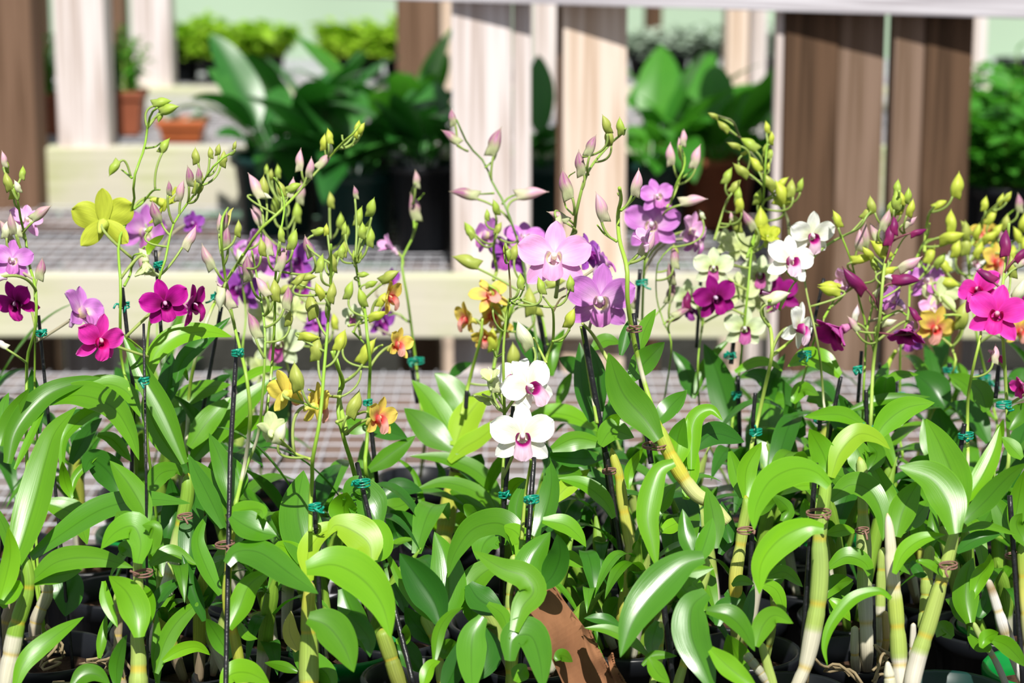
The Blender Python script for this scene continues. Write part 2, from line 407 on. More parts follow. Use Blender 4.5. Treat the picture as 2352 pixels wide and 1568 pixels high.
def pedicel(mb, p, dirv, r, col, drop, maxl=.052):
    q = attach(p, drop)
    if q is None: return
    if (q - p).length > maxl: q = p + (q - p).normalized() * .03
    c_ = p + dirv * (.55 * (q - p).length)
    tube(mb, [q * (1 - i / 11) ** 2 + c_ * (2 * (i / 11) * (1 - i / 11)) + p * (i / 11) ** 2 for i in range(12)], r, 6, [col] * 12)
# bud colours: (base, middle, tip)
BK = dict(g=((.40, .52, .10), (.42, .58, .07), (.36, .52, .06)),
          o=((.38, .46, .08), (.46, .52, .10), (.36, .44, .07)),
          y=((.50, .58, .07), (.58, .66, .07), (.5, .6, .06)),
          p=((.60, .64, .36), (.58, .30, .40), (.50, .44, .28)),
          m=((.56, .60, .32), (.42, .12, .29), (.36, .30, .19)),
          k=((.72, .70, .46), (.76, .38, .55), (.70, .48, .46)),
          w=((.70, .74, .42), (.82, .84, .60), (.76, .80, .50)),
          d=((.28, .02, .12), (.22, .012, .12), (.18, .01, .1)),
          l=((.70, .70, .55), (.74, .62, .66), (.70, .5, .62)))
def BD(t, s, o=0):
    """buds: 'x,y,len,angle,kind ...' angle clockwise from up, tip direction; x,y = middle of the bud"""
    for it in s.split():
        a = it.split(','); x, y, ln, an = map(float, a[:4]); kd = a[4]
        s_ = 2.94 if t != 'Z' else 1; d = K.d + o + R.uniform(-.012, .012); px = full(t, x, y)
        l = ln / s_ / FPX * d; dr = RT * math.sin(rad(an)) + UP * math.cos(rad(an)) + FW * R.uniform(-.3, .3); dr.normalize()
        c = P(*px, d); b0 = c - dr * l / 2; sd = dr.cross(FW).normalized() * R.choice((-1, 1)); dp = dr.cross(sd)
        n = 12; m = 15; vs = []; cs = []; us = []; fs = []; c0, c1, c2 = BK[kd]
        fat = R.uniform(.21, .25) if kd in 'goyw' else R.uniform(.18, .21); l *= 1.06
        for i in range(m):
            q = i / (m - 1); rr = l * fat * (math.sin(math.pi * min(1, q * 1.03 + .02) ** .84) ** .95 if q < 1 else .02)
            if i == 0: rr = l * .05
            if i == m - 1: rr = l * .008
            cc = b0 + dr * (l * q) + sd * (l * .09 * math.sin(q * math.pi) * .8)
            for j in range(n):
                aa = 2 * math.pi * j / n; rk = rr * (1 + .07 * math.cos(3 * aa))
                p = cc + sd * (math.cos(aa) * rk) + dp * (math.sin(aa) * rk)
                if i in (1, 2, 3) and math.cos(aa) > .5: p += (sd * .11 - dr * .17) * l * (math.cos(aa) - .5) * 2 * (1.2 if i == 2 else .6)
                vs.append(p); us.append((q, j / n))
                w = interp([(0, c0), (.22, c0), (.5, c1), (.8, c1), (1, c2)], q)
                if kd in 'pmk': st = .5 + .5 * math.cos(aa * 6); w = tuple(u * (1 - .42 * st) + v * .42 * st for u, v in zip(w, c0))
                cs.append(w)
        for i in range(m - 1):
            for j in range(n): u = i * n + j; v = i * n + (j + 1) % n; fs.append((u, v, v + n, u + n))
        mb = MB(); mb.add(vs, fs, cs, us)
        pedicel(mb, b0 + dr * l * .04, -dr, .0008 + l * .010, (.38, .52, .12) if kd not in 'd' else (.25, .08, .1), l * .7)
        mb.build('bud', M['bud'], K.t)
# ---------------------------------------------------------------- flowers
# kind: front centre, front mid, front rim, back, lip base, lip mid, lip rim, column
FK = dict(
 lilac=((.80, .50, .78), (.66, .24, .68), (.68, .32, .74), (.66, .36, .72), (.78, .76, .40), (.80, .58, .74), (.68, .22, .62), (.85, .8, .85)),
 pale=((.92, .66, .86), (.86, .46, .78), (.88, .58, .82), (.82, .52, .8), (.86, .84, .5), (.92, .72, .86), (.86, .45, .76), (.9, .88, .8)),
 purple=((.45, .10, .55), (.42, .10, .56), (.52, .2, .62), (.55, .28, .66), (.2, .01, .16), (.36, .03, .32), (.5, .1, .5), (.8, .6, .8)),
 magenta=((.22, .003, .10), (.58, .008, .36), (.70, .05, .48), (.62, .14, .48), (.05, .0, .025), (.2, .0, .09), (.66, .02, .38), (.8, .5, .7)),
 wine=((.20, .004, .10), (.36, .008, .24), (.42, .02, .3), (.40, .04, .28), (.05, .0, .03), (.2, .0, .1), (.45, .01, .28), (.8, .6, .8)),
 hot=((.62, .02, .30), (.86, .05, .52), (.88, .14, .58), (.82, .34, .6), (.38, .0, .07), (.70, .01, .22), (.9, .04, .45), (.85, .5, .6)),
 white=((.84, .90, .66), (.95, .96, .92), (.97, .97, .95), (.9, .92, .8), (.30, .005, .14), (.62, .03, .36), (.88, .62, .78), (.88, .80, .82)),
 green=((.60, .72, .30), (.78, .86, .60), (.82, .89, .68), (.70, .8, .5), (.10, .0, .06), (.34, .01, .2), (.66, .16, .46), (.9, .86, .85)),
 bract=((.66, .74, .30), (.74, .80, .46), (.72, .8, .44), (.72, .80, .44), (.4, .5, .1), (.6, .7, .3), (.7, .75, .4), (.7, .7, .4)),
 yellow=((.78, .24, .18), (.86, .66, .14), (.88, .74, .12), (.82, .72, .12), (.70, .05, .05), (.78, .20, .18), (.85, .42, .36), (.85, .6, .3)),
 yg=((.45, .55, .05), (.60, .66, .06), (.58, .66, .07), (.56, .63, .06), (.4, .5, .04), (.5, .6, .06), (.55, .62, .08), (.7, .7, .3)))
def petal_sheet(mb, ctr, ax, sd, nr, ln, wd, c, bk, bend=.15, cup=.1, tip=1.0, ruf=.03, ph=0, base=.25):
    nu, nv = 11, 9
    for side_ in (0, 1):
        vs = []; cs = []; us = []; fs = []
        for i in range(nu):
            s = i / (nu - 1)
            w = (base + (1 - base) * math.sin(min(1, s / .55) * math.pi / 2) ** 1.1) * (1 if s < .55 else max(.02, 1 - ((s - .55) / .45) ** (2.0 + tip)) ** .62)
            for j in range(nv):
                v = -1 + 2 * j / (nv - 1)
                z = bend * s * s * ln + cup * v * v * wd * w + ruf * math.sin(s * 9 + ph + v * 4) * wd * s
                p = ctr + ax * (s * ln) + sd * (v * w * wd / 2) + nr * z
                if side_: p = p - nr * (.0005)
                vs.append(p); us.append((s, (v + 1) / 2))
                if side_: cs.append(bk)
                else:
                    q = min(1, s * .8 + abs(v) ** 3 * .45); cs.append(interp([(0, c[0]), (.22, c[0]), (.5, c[1]), (.8, c[1]), (1, c[2])], q))
        for i in range(nu - 1):
            for j in range(nv - 1):
                a = i * nv + j; q = (a, a + 1, a + nv + 1, a + nv); fs.append(q if not side_ else q[::-1])
        mb.add(vs, fs, cs, us)
def FL(t, x, y, dia, kind, yaw=0, pitch=0, roll=0, o=0, open_=1.0, lip=True, stalk=True, slim=1.0):
    s_ = 2.94 if t != 'Z' else 1; d = K.d + o; px = full(t, x, y); D = dia * 1.07 / s_ / FPX * d
    k = FK[kind]; c = P(*px, d)
    nz = -FW; ux = RT; uy = UP
    rot = Matrix.Rotation(rad(yaw), 3, uy) @ Matrix.Rotation(rad(-pitch), 3, ux)
    n = rot @ nz; X = rot @ ux; Y = rot @ uy
    rr = Matrix.Rotation(rad(-roll), 3, n * -1 * -1); rr = Matrix.Rotation(rad(-roll), 3, n); X = rr @ X; Y = rr @ Y
    mb = MB(); h = D / 2; b = lambda: R.uniform(-.1, .1)
    cl = (1 - open_)  # closing: petals swing forward
    def pt(ang, ln, wd, fwd, bend, cup, tip, base=.25, ruf=.03, z=0):
        a = rad(ang + R.uniform(-5, 5)); ra = (X * math.sin(a) + Y * math.cos(a)); f = fwd + cl * 1.6
        ax = (ra + n * f).normalized(); sd = ax.cross(n).normalized(); nr = sd.cross(ax).normalized()
        if nr.dot(n) < 0 and f < 3: nr = -nr
        petal_sheet(mb, c + n * z, ax, sd, nr, ln * h, wd * h * slim, k[:3], k[3], bend + b() * .5, cup, tip, ruf, R.uniform(0, 6), base)
    g = h * .0006
    # sepals lie behind the two broad petals
    pt(0, 1.05, .58, .02, -.05, .14, -.3, .45, z=-.0006); pt(130, 1.0, .58, .05, -.12, .14, -.4, .5, z=-.0008); pt(-130, 1.0, .58, .05, -.12, .14, -.4, .5, z=-.0007)
    pt(66, 1.06, .86, .14, -.14, .07, .45, .2, .05, z=.001); pt(-66, 1.06, .86, .14, -.14, .07, .45, .2, .05, z=.0014)
    # chin (mentum) behind, and stalk
    vs0 = c - n * .001; ch = [vs0 - Y * (.05 * h) + n * .0, vs0 - n * (.30 * h) - Y * .14 * h, vs0 - n * (.46 * h) - Y * (.30 * h)]
    tube(mb, catmull([tuple(q) for q in ch], 8), [h * .17 * (1 - i / 8.5) + .0006 for i in range(8)], 8, [tuple((a + .25 * g_) for a, g_ in zip(k[3], (.5, .6, .3)))] * 8)
    if stalk: pedicel(mb, vs0 - n * (.06 * h), (-n - Y * .1).normalized(), .0012, (.45, .56, .16) if kind not in ('lilac', 'purple') else (.55, .5, .35), h * .9, .075)
    fo = mb.build('flower', M['petal'], K.t)
    if lip:
        m2 = MB(); vs = []; cs = []; us = []; fs = []; nu, nv = 13, 11; ph = R.uniform(0, 6)
        for i in range(nu):
            s = i / (nu - 1)
            # a short tube opening forward round the column, then a tongue turning down
            t_ = min(1, max(0, (s - .5) / .3)); t_ = t_ * t_ * (3 - 2 * t_); f_ = min(1, s / .55)
            p0 = c - Y * (h * .20) + n * (h * (.04 + .36 * f_ + .10 * math.sin(max(0, s - .55) / .45 * 2.2))) - Y * (h * (.05 * f_ + .44 * max(0, (s - .55) / .45) ** 1.4))
            w = h * interp([(0, .17), (.3, .21), (.5, .24), (.62, .24), (.8, .30), (.93, .25), (1, .09)], s)
            arc = interp([(0, 2.7), (.35, 2.5), (.52, 2.2), (.64, 1.2), (.8, .5), (1, .35)], s); U_ = Y.lerp(n, t_).normalized()
            for j in range(nv):
                v = -1 + 2 * j / (nv - 1); a = v * arc; wr = .05 * h * math.sin(v * 9 + ph + s * 5) * max(0, s - .5)
                p = p0 + (X * (math.sin(a) * w) if arc > 1.6 else X * ((v * w * 1.05) * min(1, (1.6 - arc)) + math.sin(a) * w * max(0, arc - .6))) + U_ * ((1 - math.cos(a)) * w) + n * wr
                vs.append(p); us.append((s, (v + 1) / 2)); cs.append(interp([(0, k[4]), (.3, k[4]), (.52, k[5]), (.72, k[6]), (1, k[6])], min(1, s + .08 * abs(v))))
        for i in range(nu - 1):
            for j in range(nv - 1): a = i * nv + j; fs.append((a, a + 1, a + nv + 1, a + nv))
        m2.add(vs, fs, cs, us)
        # column
        tube(m2, catmull([tuple(c + Y * .03 * h), tuple(c + n * .18 * h + Y * .06 * h), tuple(c + n * .32 * h + Y * .02 * h)], 7), [h * .085, h * .09, h * .09, h * .088, h * .085, h * .075, h * .04], 8, [k[7]] * 7)
        m2.build('lip', M['petal'], fo)
    return fo
# ================================================================ the orchids, front row first
# --- left edge
plant('orchid at the left edge with a very long upright leaf and a white-sheathed cane', 25, 1.60, 1.66)
CN('G', [(30, 1640), (70, 1400), (115, 1180), (185, 950), (185, 800), (160, 700)], [(0, 52), (.4, 60), (.65, 52), (.85, 45), (1, 30)], cols('gw', .52))
CN('G', [(20, 1250), (60, 1080), (100, 900), (125, 790)], [(0, 36), (1, 38)], cols('b'[0] if 0 else 'gb', .95), o=.03)
ST('G', (-5, 1060), (20, 1560), o=.02)
L('G', 250, [(60, 850), (150, 620), (240, 330), (310, 60), (375, -130), (520, -300)], k=.5, fold=.2, o=-.01)
L('G', 150, [(0, 1000), (40, 850), (70, 690), (55, 510)], m='leaf_bright', o=-.03)
L('G', 170, [(150, 900), (60, 960), (-20, 900), (-40, 1000)], m='leaf_bright', o=-.02)
L('G', 135, [(100, 1600), (175, 1420), (370, 1250), (567, 1120)], m='leaf_bright', o=-.03, k=.6, fold=.1)
L('G', 160, [(210, 880), (400, 745), (660, 725), (905, 790)], m='leaf', o=.0, k=.3)
L('G', 170, [(210, 720), (420, 560), (700, 390), (1000, 330), (1290, 355)], m='leaf_blue', o=.02, k=.8)
L('G', 130, [(205, 900), (300, 850), (400, 840), (560, 800)], m='leaf', o=.0)
L('G', 110, [(40, 1060), (0, 980), (-60, 900), (-130, 930)], m='leaf_bright')
L('G', 90, [(120, 820), (60, 600), (-20, 420), (-90, 330)], m='leaf', o=.03)
# --- second from left, at stake with brown clip
plant('orchid with folded oval leaves on a pale striped cane, at the bare-topped black stake', 335, 1.60, 1.655)
CN('G', [(935, 1640), (935, 1400), (925, 1240), (935, 1000), (930, 800), (925, 650)], [(0, 66), (.3, 64), (.45, 46), (.62, 36), (1, 28)], cols('p'), nodes=3, o=-.01)
ST('D', (970, 658), (985, 1560), o=.0, dtop=.05); TIE('D', 975, 1040); K.d -= .02; TIE('G', 965, 818, 'btie', 130); K.d += .02
L('G', 175, [(985, 480), (960, 380), (860, 210), (740, 65)], o=.0, k=.45)
L('G', 185, [(930, 760), (950, 620), (900, 510), (780, 550), (680, 665)], o=-.03, k=.7, m='leaf_bright')
L('G', 150, [(960, 700), (1000, 620), (1035, 520), (960, 500)], o=-.02, m='leaf')
L('G', 160, [(900, 560), (840, 480), (790, 410)], o=.0)
L('G', 205, [(940, 1260), (925, 1120), (860, 960), (735, 845)], o=-.03, m='leaf_bright', k=.5)
L('G', 130, [(910, 1240), (990, 1080), (980, 960), (900, 900)], o=-.01, m='leaf_bright')
L('G', 85, [(700, 880), (720, 1020), (795, 1195)], m='leaf_bright', o=.01)
L('G', 70, [(670, 1400), (690, 1250), (720, 1100)], o=.02, m='leaf')
L('G', 110, [(790, 1600), (790, 1450), (830, 1300), (860, 1240)], m='leaf_blue', o=.0)
L('G', 120, [(480, 1600), (560, 1520), (650, 1510), (745, 1575)], m='leaf', o=-.02)
L('G', 100, [(820, 700), (850, 660), (890, 720)], o=.02)
CN('G', [(800, 1400), (800, 1100), (790, 950)], [(0, 30), (1, 28)], cols('pb', .9), o=.05)
# --- visible bark pot at left
plant('orchid with lilac blooms at the far left, growing in a black pot of bark', 105, 1.725, 1.80, r=.05)
CN('G', [(235, 1200), (270, 1080), (320, 960), (290, 850)], [(0, 34), (.4, 44), (1, 40)], [(0, BR), (.5, (.42, .38, .28)), (1, (.5, .5, .25))])
CN('G', [(60, 1180), (90, 900), (120, 800)], [(0, 36), (1, 34)], cols('gb', .8), o=.02)
L('G', 150, [(290, 350), (420, 390), (520, 450), (590, 635)], o=-.03, k=.6)
L('G', 75, [(485, 320), (440, 210), (420, 70)], o=-.02, m='leaf_bright')
L('G', 60, [(480, 300), (510, 180), (600, 80), (690, 10)], o=-.01)
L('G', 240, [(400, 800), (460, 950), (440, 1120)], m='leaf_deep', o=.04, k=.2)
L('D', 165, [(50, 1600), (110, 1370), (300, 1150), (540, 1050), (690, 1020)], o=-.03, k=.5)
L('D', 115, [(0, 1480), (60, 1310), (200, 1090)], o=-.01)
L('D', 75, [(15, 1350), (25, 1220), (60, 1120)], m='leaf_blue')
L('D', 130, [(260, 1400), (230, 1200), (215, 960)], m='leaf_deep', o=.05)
L('D', 60, [(100, 1640), (200, 1440), (330, 1160)], o=-.04, m='leaf_bright')
ST('D', (260, 600), (330, 1320), o=.03, r=12); TIE('D', 280, 715, wpx=70)
SP('D', [(175, 1300), (180, 1080), (185, 880), (240, 680), (240, 420), (195, 250), (172, 80), (140, -50), (115, -190), (60, -320), (20, -390)], 14, o=.01)
SP('D', [(250, 1400), (235, 1180), (235, 900), (240, 700)], 11, o=.03, sheaths=(.5,))
FL('D', 80, 235, 270, 'lilac', 20, 5, 8, o=.0); FL('D', 120, 515, 290, 'magenta', -20, -25, -20, o=.03)
FL('D', 175, -35, 230, 'pale', 35, 20, 10, o=.05); FL('D', 535, 590, 360, 'lilac', 62, 25, 14, o=.02, open_=.8)
FL('D', -20, 350, 200, 'pale', -90, -20, 40, o=-.04, open_=.6)
BD('D', '265,285,150,12,m 285,-85,160,50,p 25,30,150,-20,p 0,800,120,-60,l 50,20,120,5,w 90,-20,150,-10,p 110,20,110,-10,w')
BD('A', '18,1075,110,-5,k 35,1120,90,5,g 145,1165,95,8,g 60,1220,130,-20,o 100,1290,110,5,y 110,1260,90,-15,w')
# --- yellow-green flower plant
plant('orchid with a lime yellow flower seen from behind and nodding green buds above', 262, 1.88, 1.84)
L('D', 180, [(310, 1190), (540, 1140), (760, 1220), (880, 1400), (940, 1580)], o=-.04, k=.75)
L('D', 100, [(420, 1640), (440, 1420), (600, 1270), (760, 1225), (880, 1330), (930, 1500)], o=-.05, k=.6, m='leaf_bright')
L('D', 120, [(580, 1090), (740, 1065), (870, 1130), (950, 1290)], o=-.02)
L('D', 85, [(660, 1405), (760, 1440), (890, 1590)], o=-.03)
L('D', 120, [(480, 1600), (590, 1400), (690, 1290)], m='leaf_deep', o=.02)
L('D', 150, [(450, 1400), (500, 1300), (600, 1240)], m='leaf_deep', o=.05)
L('D', 120, [(500, 1160), (620, 1070), (900, 1080), (950, 1120)], m='leaf_bright', o=.03)
ST('D', (825, 412), (905, 1135), o=-.005, r=14); TIE('D', 838, 530, wpx=70)
SP('D', [(880, 1160), (840, 1000), (815, 850), (812, 600), (815, 400), (800, 120), (850, -20), (905, -165), (900, -300), (935, -420), (975, -530), (995, -660), (1020, -760), (1060, -800)], 13, o=-.015, top=.6)
SP('D', [(840, 400), (880, 320), (890, 250), (905, 195), (960, 180)], 10, ext=False)
SP('A', [(905, 1410), (960, 1370), (1030, 1290), (1080, 1280)], 10, ext=False)
SP('A', [(890, 1200), (840, 1160), (820, 1145)], 9, ext=False); SP('A', [(985, 1000), (1050, 990), (1090, 960)], 8, ext=False)
FL('A', 700, 1500, 410, 'yg', 172, 8, 3, o=.0, lip=False); FL('A', 1110, 1370, 330, 'yg', 110, -35, 30, o=.03, open_=.9, lip=False)
BD('A', '775,1140,120,215,g 1120,985,115,25,g 1095,700,130,75,g 1145,745,140,70,g 1085,790,80,200,g')
FL('D', 985, 245, 230, 'bract', 20, -75, 0, o=-.02, open_=.25); BD('D', '985,245,170,185,k')
L('D', 60, [(1000, 190), (1020, 130), (1110, 55)], m='leaf_lime', o=-.02)
# --- magenta pair plant
plant('orchid with a deep magenta bloom and a hot pink bloom on a leaning pale cane', 380, 1.78, 1.78)
CN('G', [(1050, 1290), (1110, 1000), (1160, 800), (1230, 480), (1265, 300), (1270, 150)], [(0, 40), (.4, 48), (.7, 48), (1, 42)], [(0, WS), (.62, (.66, .63, .5)), (.64, (.5, .54, .22)), (.75, GR), (1, GR)], o=.0, nodes=4)
K.d -= .02; TIE('G', 1250, 435, 'btie', 100); K.d += .02
L('D', 150, [(1000, 1020), (1050, 860), (1190, 745), (1390, 710), (1570, 745)], m='leaf_bright', o=.02, k=.6)
L('D', 155, [(1250, 1600), (1110, 1260), (970, 1010), (850, 760), (800, 710)], o=-.02, k=.4)
L('D', 160, [(1220, 1610), (1060, 1370), (1000, 1200), (990, 1080)], o=.02)
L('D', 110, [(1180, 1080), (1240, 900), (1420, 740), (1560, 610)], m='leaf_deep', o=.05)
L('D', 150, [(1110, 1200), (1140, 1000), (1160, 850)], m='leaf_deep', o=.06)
L('G', 70, [(1020, 1060), (1090, 950), (1250, 850)], m='leaf_deep', o=-.04)
L('G', 110, [(1010, 770), (1150, 700), (1330, 770)], m='leaf', o=-.03)
L('G', 130, [(1050, 1500), (1120, 1280), (1230, 1120), (1415, 970)], m='leaf', o=-.1, k=.6)
L('G', 80, [(1065, 1580), (1060, 1350), (1060, 1080)], m='leaf', o=-.09)
L('G', 90, [(1100, 1420), (1210, 1350), (1330, 1325), (1425, 1380)], m='leaf_bright', o=-.1)
L('G', 140, [(1010, 280), (1080, 160), (1190, 130), (1230, 170)], m='leaf', o=-.03)
L('G', 200, [(820, 300), (740, 150), (620, 60), (570, 150)], m='leaf_deep', o=.03)
L('G', 150, [(1130, 590), (1170, 350), (1150, 180)], m='leaf_deep', o=.01)
ST('D', (1050, 160), (1090, 740), o=.06, r=13, ext=False); TIE('D', 1068, 255, wpx=60)
SP('D', [(980, 1300), (990, 900), (1010, 650), (1060, 400), (1115, 230), (1165, 0), (1250, -135), (1330, -240), (1440, -405), (1500, -460), (1590, -510)], 12)
SP('D', [(850, 745), (960, 830), (1000, 880)], 9, ext=False, o=-.02)
FL('D', 1115, 520, 310, 'magenta', 14, -12, -14, o=-.03); FL('D', 1290, 530, 290, 'magenta', 75, -10, -25, o=.02, open_=.9)
FL('D', 665, 770, 330, 'hot', 38, -14, 8, o=-.06, slim=.95)
BD('D', '1275,70,170,30,k 1015,20,60,40,g'); BD('A', '1060,1430,160,-20,m 1135,1270,100,5,m 1230,1290,150,12,k 1270,1190,140,-2,m 1355,1240,140,10,o 1330,1050,110,-10,o 1335,1180,110,5,m 1415,1030,80,0,o 1480,1010,80,5,o 1500,1070,110,12,o 1590,980,60,10,o')
# --- stake behind, ringed stem with sheaths
plant('orchid with slender ringed stem tied near the top of its leaning black stake', 440, 1.93, 1.9)
L('D', 140, [(1130, 1210), (1340, 1100), (1560, 1065)], m='leaf', o=0, k=.7)
L('D', 160, [(1180, 1330), (1290, 1210), (1550, 1110)], m='leaf_deep', o=.03)
L('D', 165, [(1280, 1490), (1400, 1320), (1560, 1150)], o=-.04, k=.6)
L('D', 190, [(1290, 1590), (1450, 1390), (1640, 1210), (1870, 1010)], o=-.02, k=.5)
L('D', 60, [(1590, 1070), (1740, 980), (1910, 950)], m='leaf_bright')
L('D', 36, [(1270, 1040), (1240, 960), (1200, 908)], o=-.03)
L('D', 110, [(1500, 1450), (1700, 1330), (1860, 1310)], m='leaf_bright', o=.01)
L('D', 90, [(1350, 1180), (1480, 1040), (1560, 1000)], m='leaf_deep', o=.05)
ST('D', (1495, 540), (1355, 1330), o=.02, r=14); TIE('D', 1455, 470, wpx=60)
SP('D', [(1260, 1540), (1268, 1330), (1280, 1100), (1330, 850), (1410, 600), (1470, 480), (1550, 330), (1640, 200), (1750, 30), (1900, -110), (2050, -270), (2190, -430), (2310, -560), (2400, -640), (2430, -690)], 15, o=-.01, sheaths=(.22, .36, .52), col=(.33, .5, .06))
BD('A', '1710,1260,190,-22,k 1780,1330,110,100,w 1960,1265,140,15,k 2035,1080,150,-2,k 2085,1130,140,15,k 2200,1090,150,40,p 2215,920,110,-5,y 2195,960,110,0,y 2225,1000,80,5,w 1990,1270,110,60,g 2310,910,0.1,0,g 1890,1275,110,-10,o 2410,850,85,20,y 2445,870,90,25,y 2440,900,60,25,y 2400,905,60,10,y 1790,1260,150,-5,o 1720,1470,130,-25,k')
# --- twin striped bud spikes
plant('orchid with a yellow-banded cane and long bare stems crowded with striped pink buds', 520, 1.53, 1.66)
CN('G', [(1640, 1600), (1610, 1400), (1570, 1180), (1530, 1010), (1545, 750), (1570, 480), (1585, 380)], [(0, 32), (.2, 38), (.5, 34), (.7, 26), (1, 30)], [(0, (.4, .4, .08)), (.3, (.3, .34, .04)), (.5, (.42, .42, .04)), (.7, (.32, .42, .05)), (1, (.42, .5, .1))], nodes=7)
ST('D', (1603, 720), (1555, 1540), o=.0, r=17, dtop=.06); TIE('D', 1605, 848, wpx=80); K.d -= .02; TIE('G', 1520, 625, 'btie', 130); K.d += .02
L('G', 195, [(1530, 760), (1600, 680), (1760, 690), (1960, 830), (2150, 965)], m='leaf_blue', o=-.04, k=.6, fold=.2)
L('G', 160, [(1545, 1200), (1620, 1050), (1690, 900), (1850, 790)], m='leaf_bright', o=-.03)
L('G', 150, [(1530, 430), (1650, 400), (1760, 400), (1775, 460)], m='leaf_bright', o=-.01, k=.9)
L('G', 180, [(1560, 440), (1650, 500), (1760, 550), (1870, 575)], m='leaf_blue', o=-.02, k=.9)
L('G', 140, [(1510, 520), (1420, 330), (1330, 150), (1270, 20)], m='leaf_blue', o=.02, k=.4)
L('G', 110, [(1520, 430), (1440, 230), (1350, 110), (1300, 60)], m='leaf', o=.035)
L('G', 150, [(1570, 380), (1530, 180), (1470, 10), (1410, -120)], m='leaf_blue', o=.03, k=.4)
L('G', 110, [(1600, 320), (1620, 200), (1560, 30)], m='leaf_blue', o=.04)
L('G', 120, [(1490, 970), (1400, 800), (1335, 600), (1400, 420)], m='leaf_blue', o=.01)
L('G', 130, [(1560, 1400), (1480, 1270), (1390, 1130)], m='leaf_blue', o=.03)
L('G', 150, [(1500, 1600), (1560, 1510), (1680, 1500), (1820, 1570)], m='leaf_bright', o=-.04)
L('G', 60, [(1610, 1150), (1660, 1240), (1740, 1270)], o=.0)
L('G', 100, [(1380, 1150), (1290, 900), (1230, 700)], m='leaf_deep', o=.05)
SP('G', [(1590, 370), (1640, 150), (1670, -20), (1690, -260), (1660, -520), (1620, -690), (1570, -900), (1520, -1180), (1495, -1420), (1500, -1560), (1540, -1640)], 15, o=.0, col=(.3, .5, .06), ext=False, sheaths=(.12, .2))
SP('G', [(1580, 370), (1660, 120), (1740, -100), (1775, -400), (1790, -760), (1765, -1000), (1730, -1200), (1700, -1350)], 12, o=.02, ext=False, sheaths=(.1, .25), col=(.3, .5, .08))
SP('D', [(1800, 1260), (1840, 900), (1855, 600), (1860, 350), (1885, 100), (1920, -120), (1900, -240), (1850, -330)], 11, o=.04, sheaths=(.1,), ext=False)
SP('D', [(1640, 190), (1580, 290), (1525, 370)], 9, ext=False)
BD('D', '1410,200,180,-28,p 1505,470,200,-25,k 1500,490,150,190,w 1700,670,190,-18,m 1685,280,180,-5,m 1760,410,150,-28,k 1930,480,160,10,m 1845,430,150,2,o 1540,80,160,2,m 1760,140,120,0,o 1800,130,140,-8,p 1920,220,180,15,p 1990,90,140,10,g 2090,130,150,-22,m 1890,50,110,0,g 1960,620,110,5,o')
BD('A', '1480,1510,140,0,p 1525,1490,130,10,m 1600,1540,110,10,o')
L('A', 30, [(1530, 1540), (1550, 1440), (1578, 1400)], m='leaf_yellow', o=.01)
# --- thick cane centre-left
plant('orchid with a stout swollen cane, one yellow leaf low and a huge drooping leaf', 712, 1.61, 1.65)
CN('G', [(2090, 1660), (2085, 1500), (2085, 1280), (2080, 1080), (2090, 960), (2100, 880)], [(0, 68), (.3, 70), (.6, 60), (.8, 44), (1, 38)], [(0, BR), (.3, BR), (.34, PG), (.7, (.26, .38, .05)), (.9, (.42, .42, .05)), (1, (.5, .55, .12))], nodes=3, o=-.01)
ST('G', (2112, 205), (2135, 560), o=.02, r=17); TIE('G', 2125, 375, wpx=80)
L('G', 285, [(2090, 800), (2045, 600), (2010, 380), (2050, 130)], m='leaf_blue', o=.03, k=.35, fold=.1)
L('G', 150, [(2095, 880), (2080, 700), (2150, 580), (2250, 520), (2340, 495)], m='leaf_lime', o=-.01, k=.9)
L('G', 265, [(2070, 800), (2260, 770), (2450, 870), (2580, 1040), (2640, 1265)], m='leaf_lime' if 0 else 'leaf_bright', o=-.05, k=.8, fold=.18)
L('G', 235, [(2080, 1130), (2210, 1180), (2320, 1320), (2390, 1495)], m='leaf', o=-.06, k=.6)
L('G', 115, [(2010, 1350), (1955, 1220), (1965, 1080)], m='leaf_yellow', o=.0)
L('G', 70, [(2010, 1490), (1900, 1450), (1785, 1430)], o=.01)
L('G', 170, [(1990, 1290), (2060, 1400), (2200, 1500), (2260, 1640)], m='leaf_blue', o=.02)
L('G', 130, [(2080, 790), (2000, 700), (1900, 640), (1850, 640)], m='leaf_bright', o=.03)
L('H', 130, [(60, 1100), (150, 1200), (200, 1280), (205, 1395)], m='leaf_deep', o=.0)
SP('D', [(2095, 2060), (2098, 1850), (2108, 1700), (2112, 1567), (2160, 1300), (2190, 950), (2215, 650), (2235, 350), (2235, 120)], 16, o=-.01, ext=False, top=.5)
SP('D', [(2095, 1570), (2010, 1540), (1960, 1500), (1890, 1430)], 11, ext=False, col=SLT)
SP('D', [(2145, 1230), (2050, 1190), (2000, 1110)], 8, ext=False); 
FL('D', 1830, 1385, 240, 'bract', 160, 20, 80, o=.0, open_=.7, lip=False); BD('D', '1905,1400,160,20,w')
FL('D', 1935, 1120, 290, 'yellow', 150, 10, 15, o=.03); FL('D', 2130, 1210, 290, 'yellow', 120, -10, 5, o=.03)
BD('D', '2015,1010,190,-15,o 2165,430,120,-30,y 2120,530,180,-15,o 2175,250,130,5,g 2090,735,140,100,y 2165,40,110,70,g 2210,20,80,-5,y 2310,770,150,15,y 2290,170,100,60,g 2300,160,100,15,g 2085,350,110,80,o 2030,360,110,40,o 2230,240,140,0,o 2150,820,170,0,o 2230,440,140,15,o')
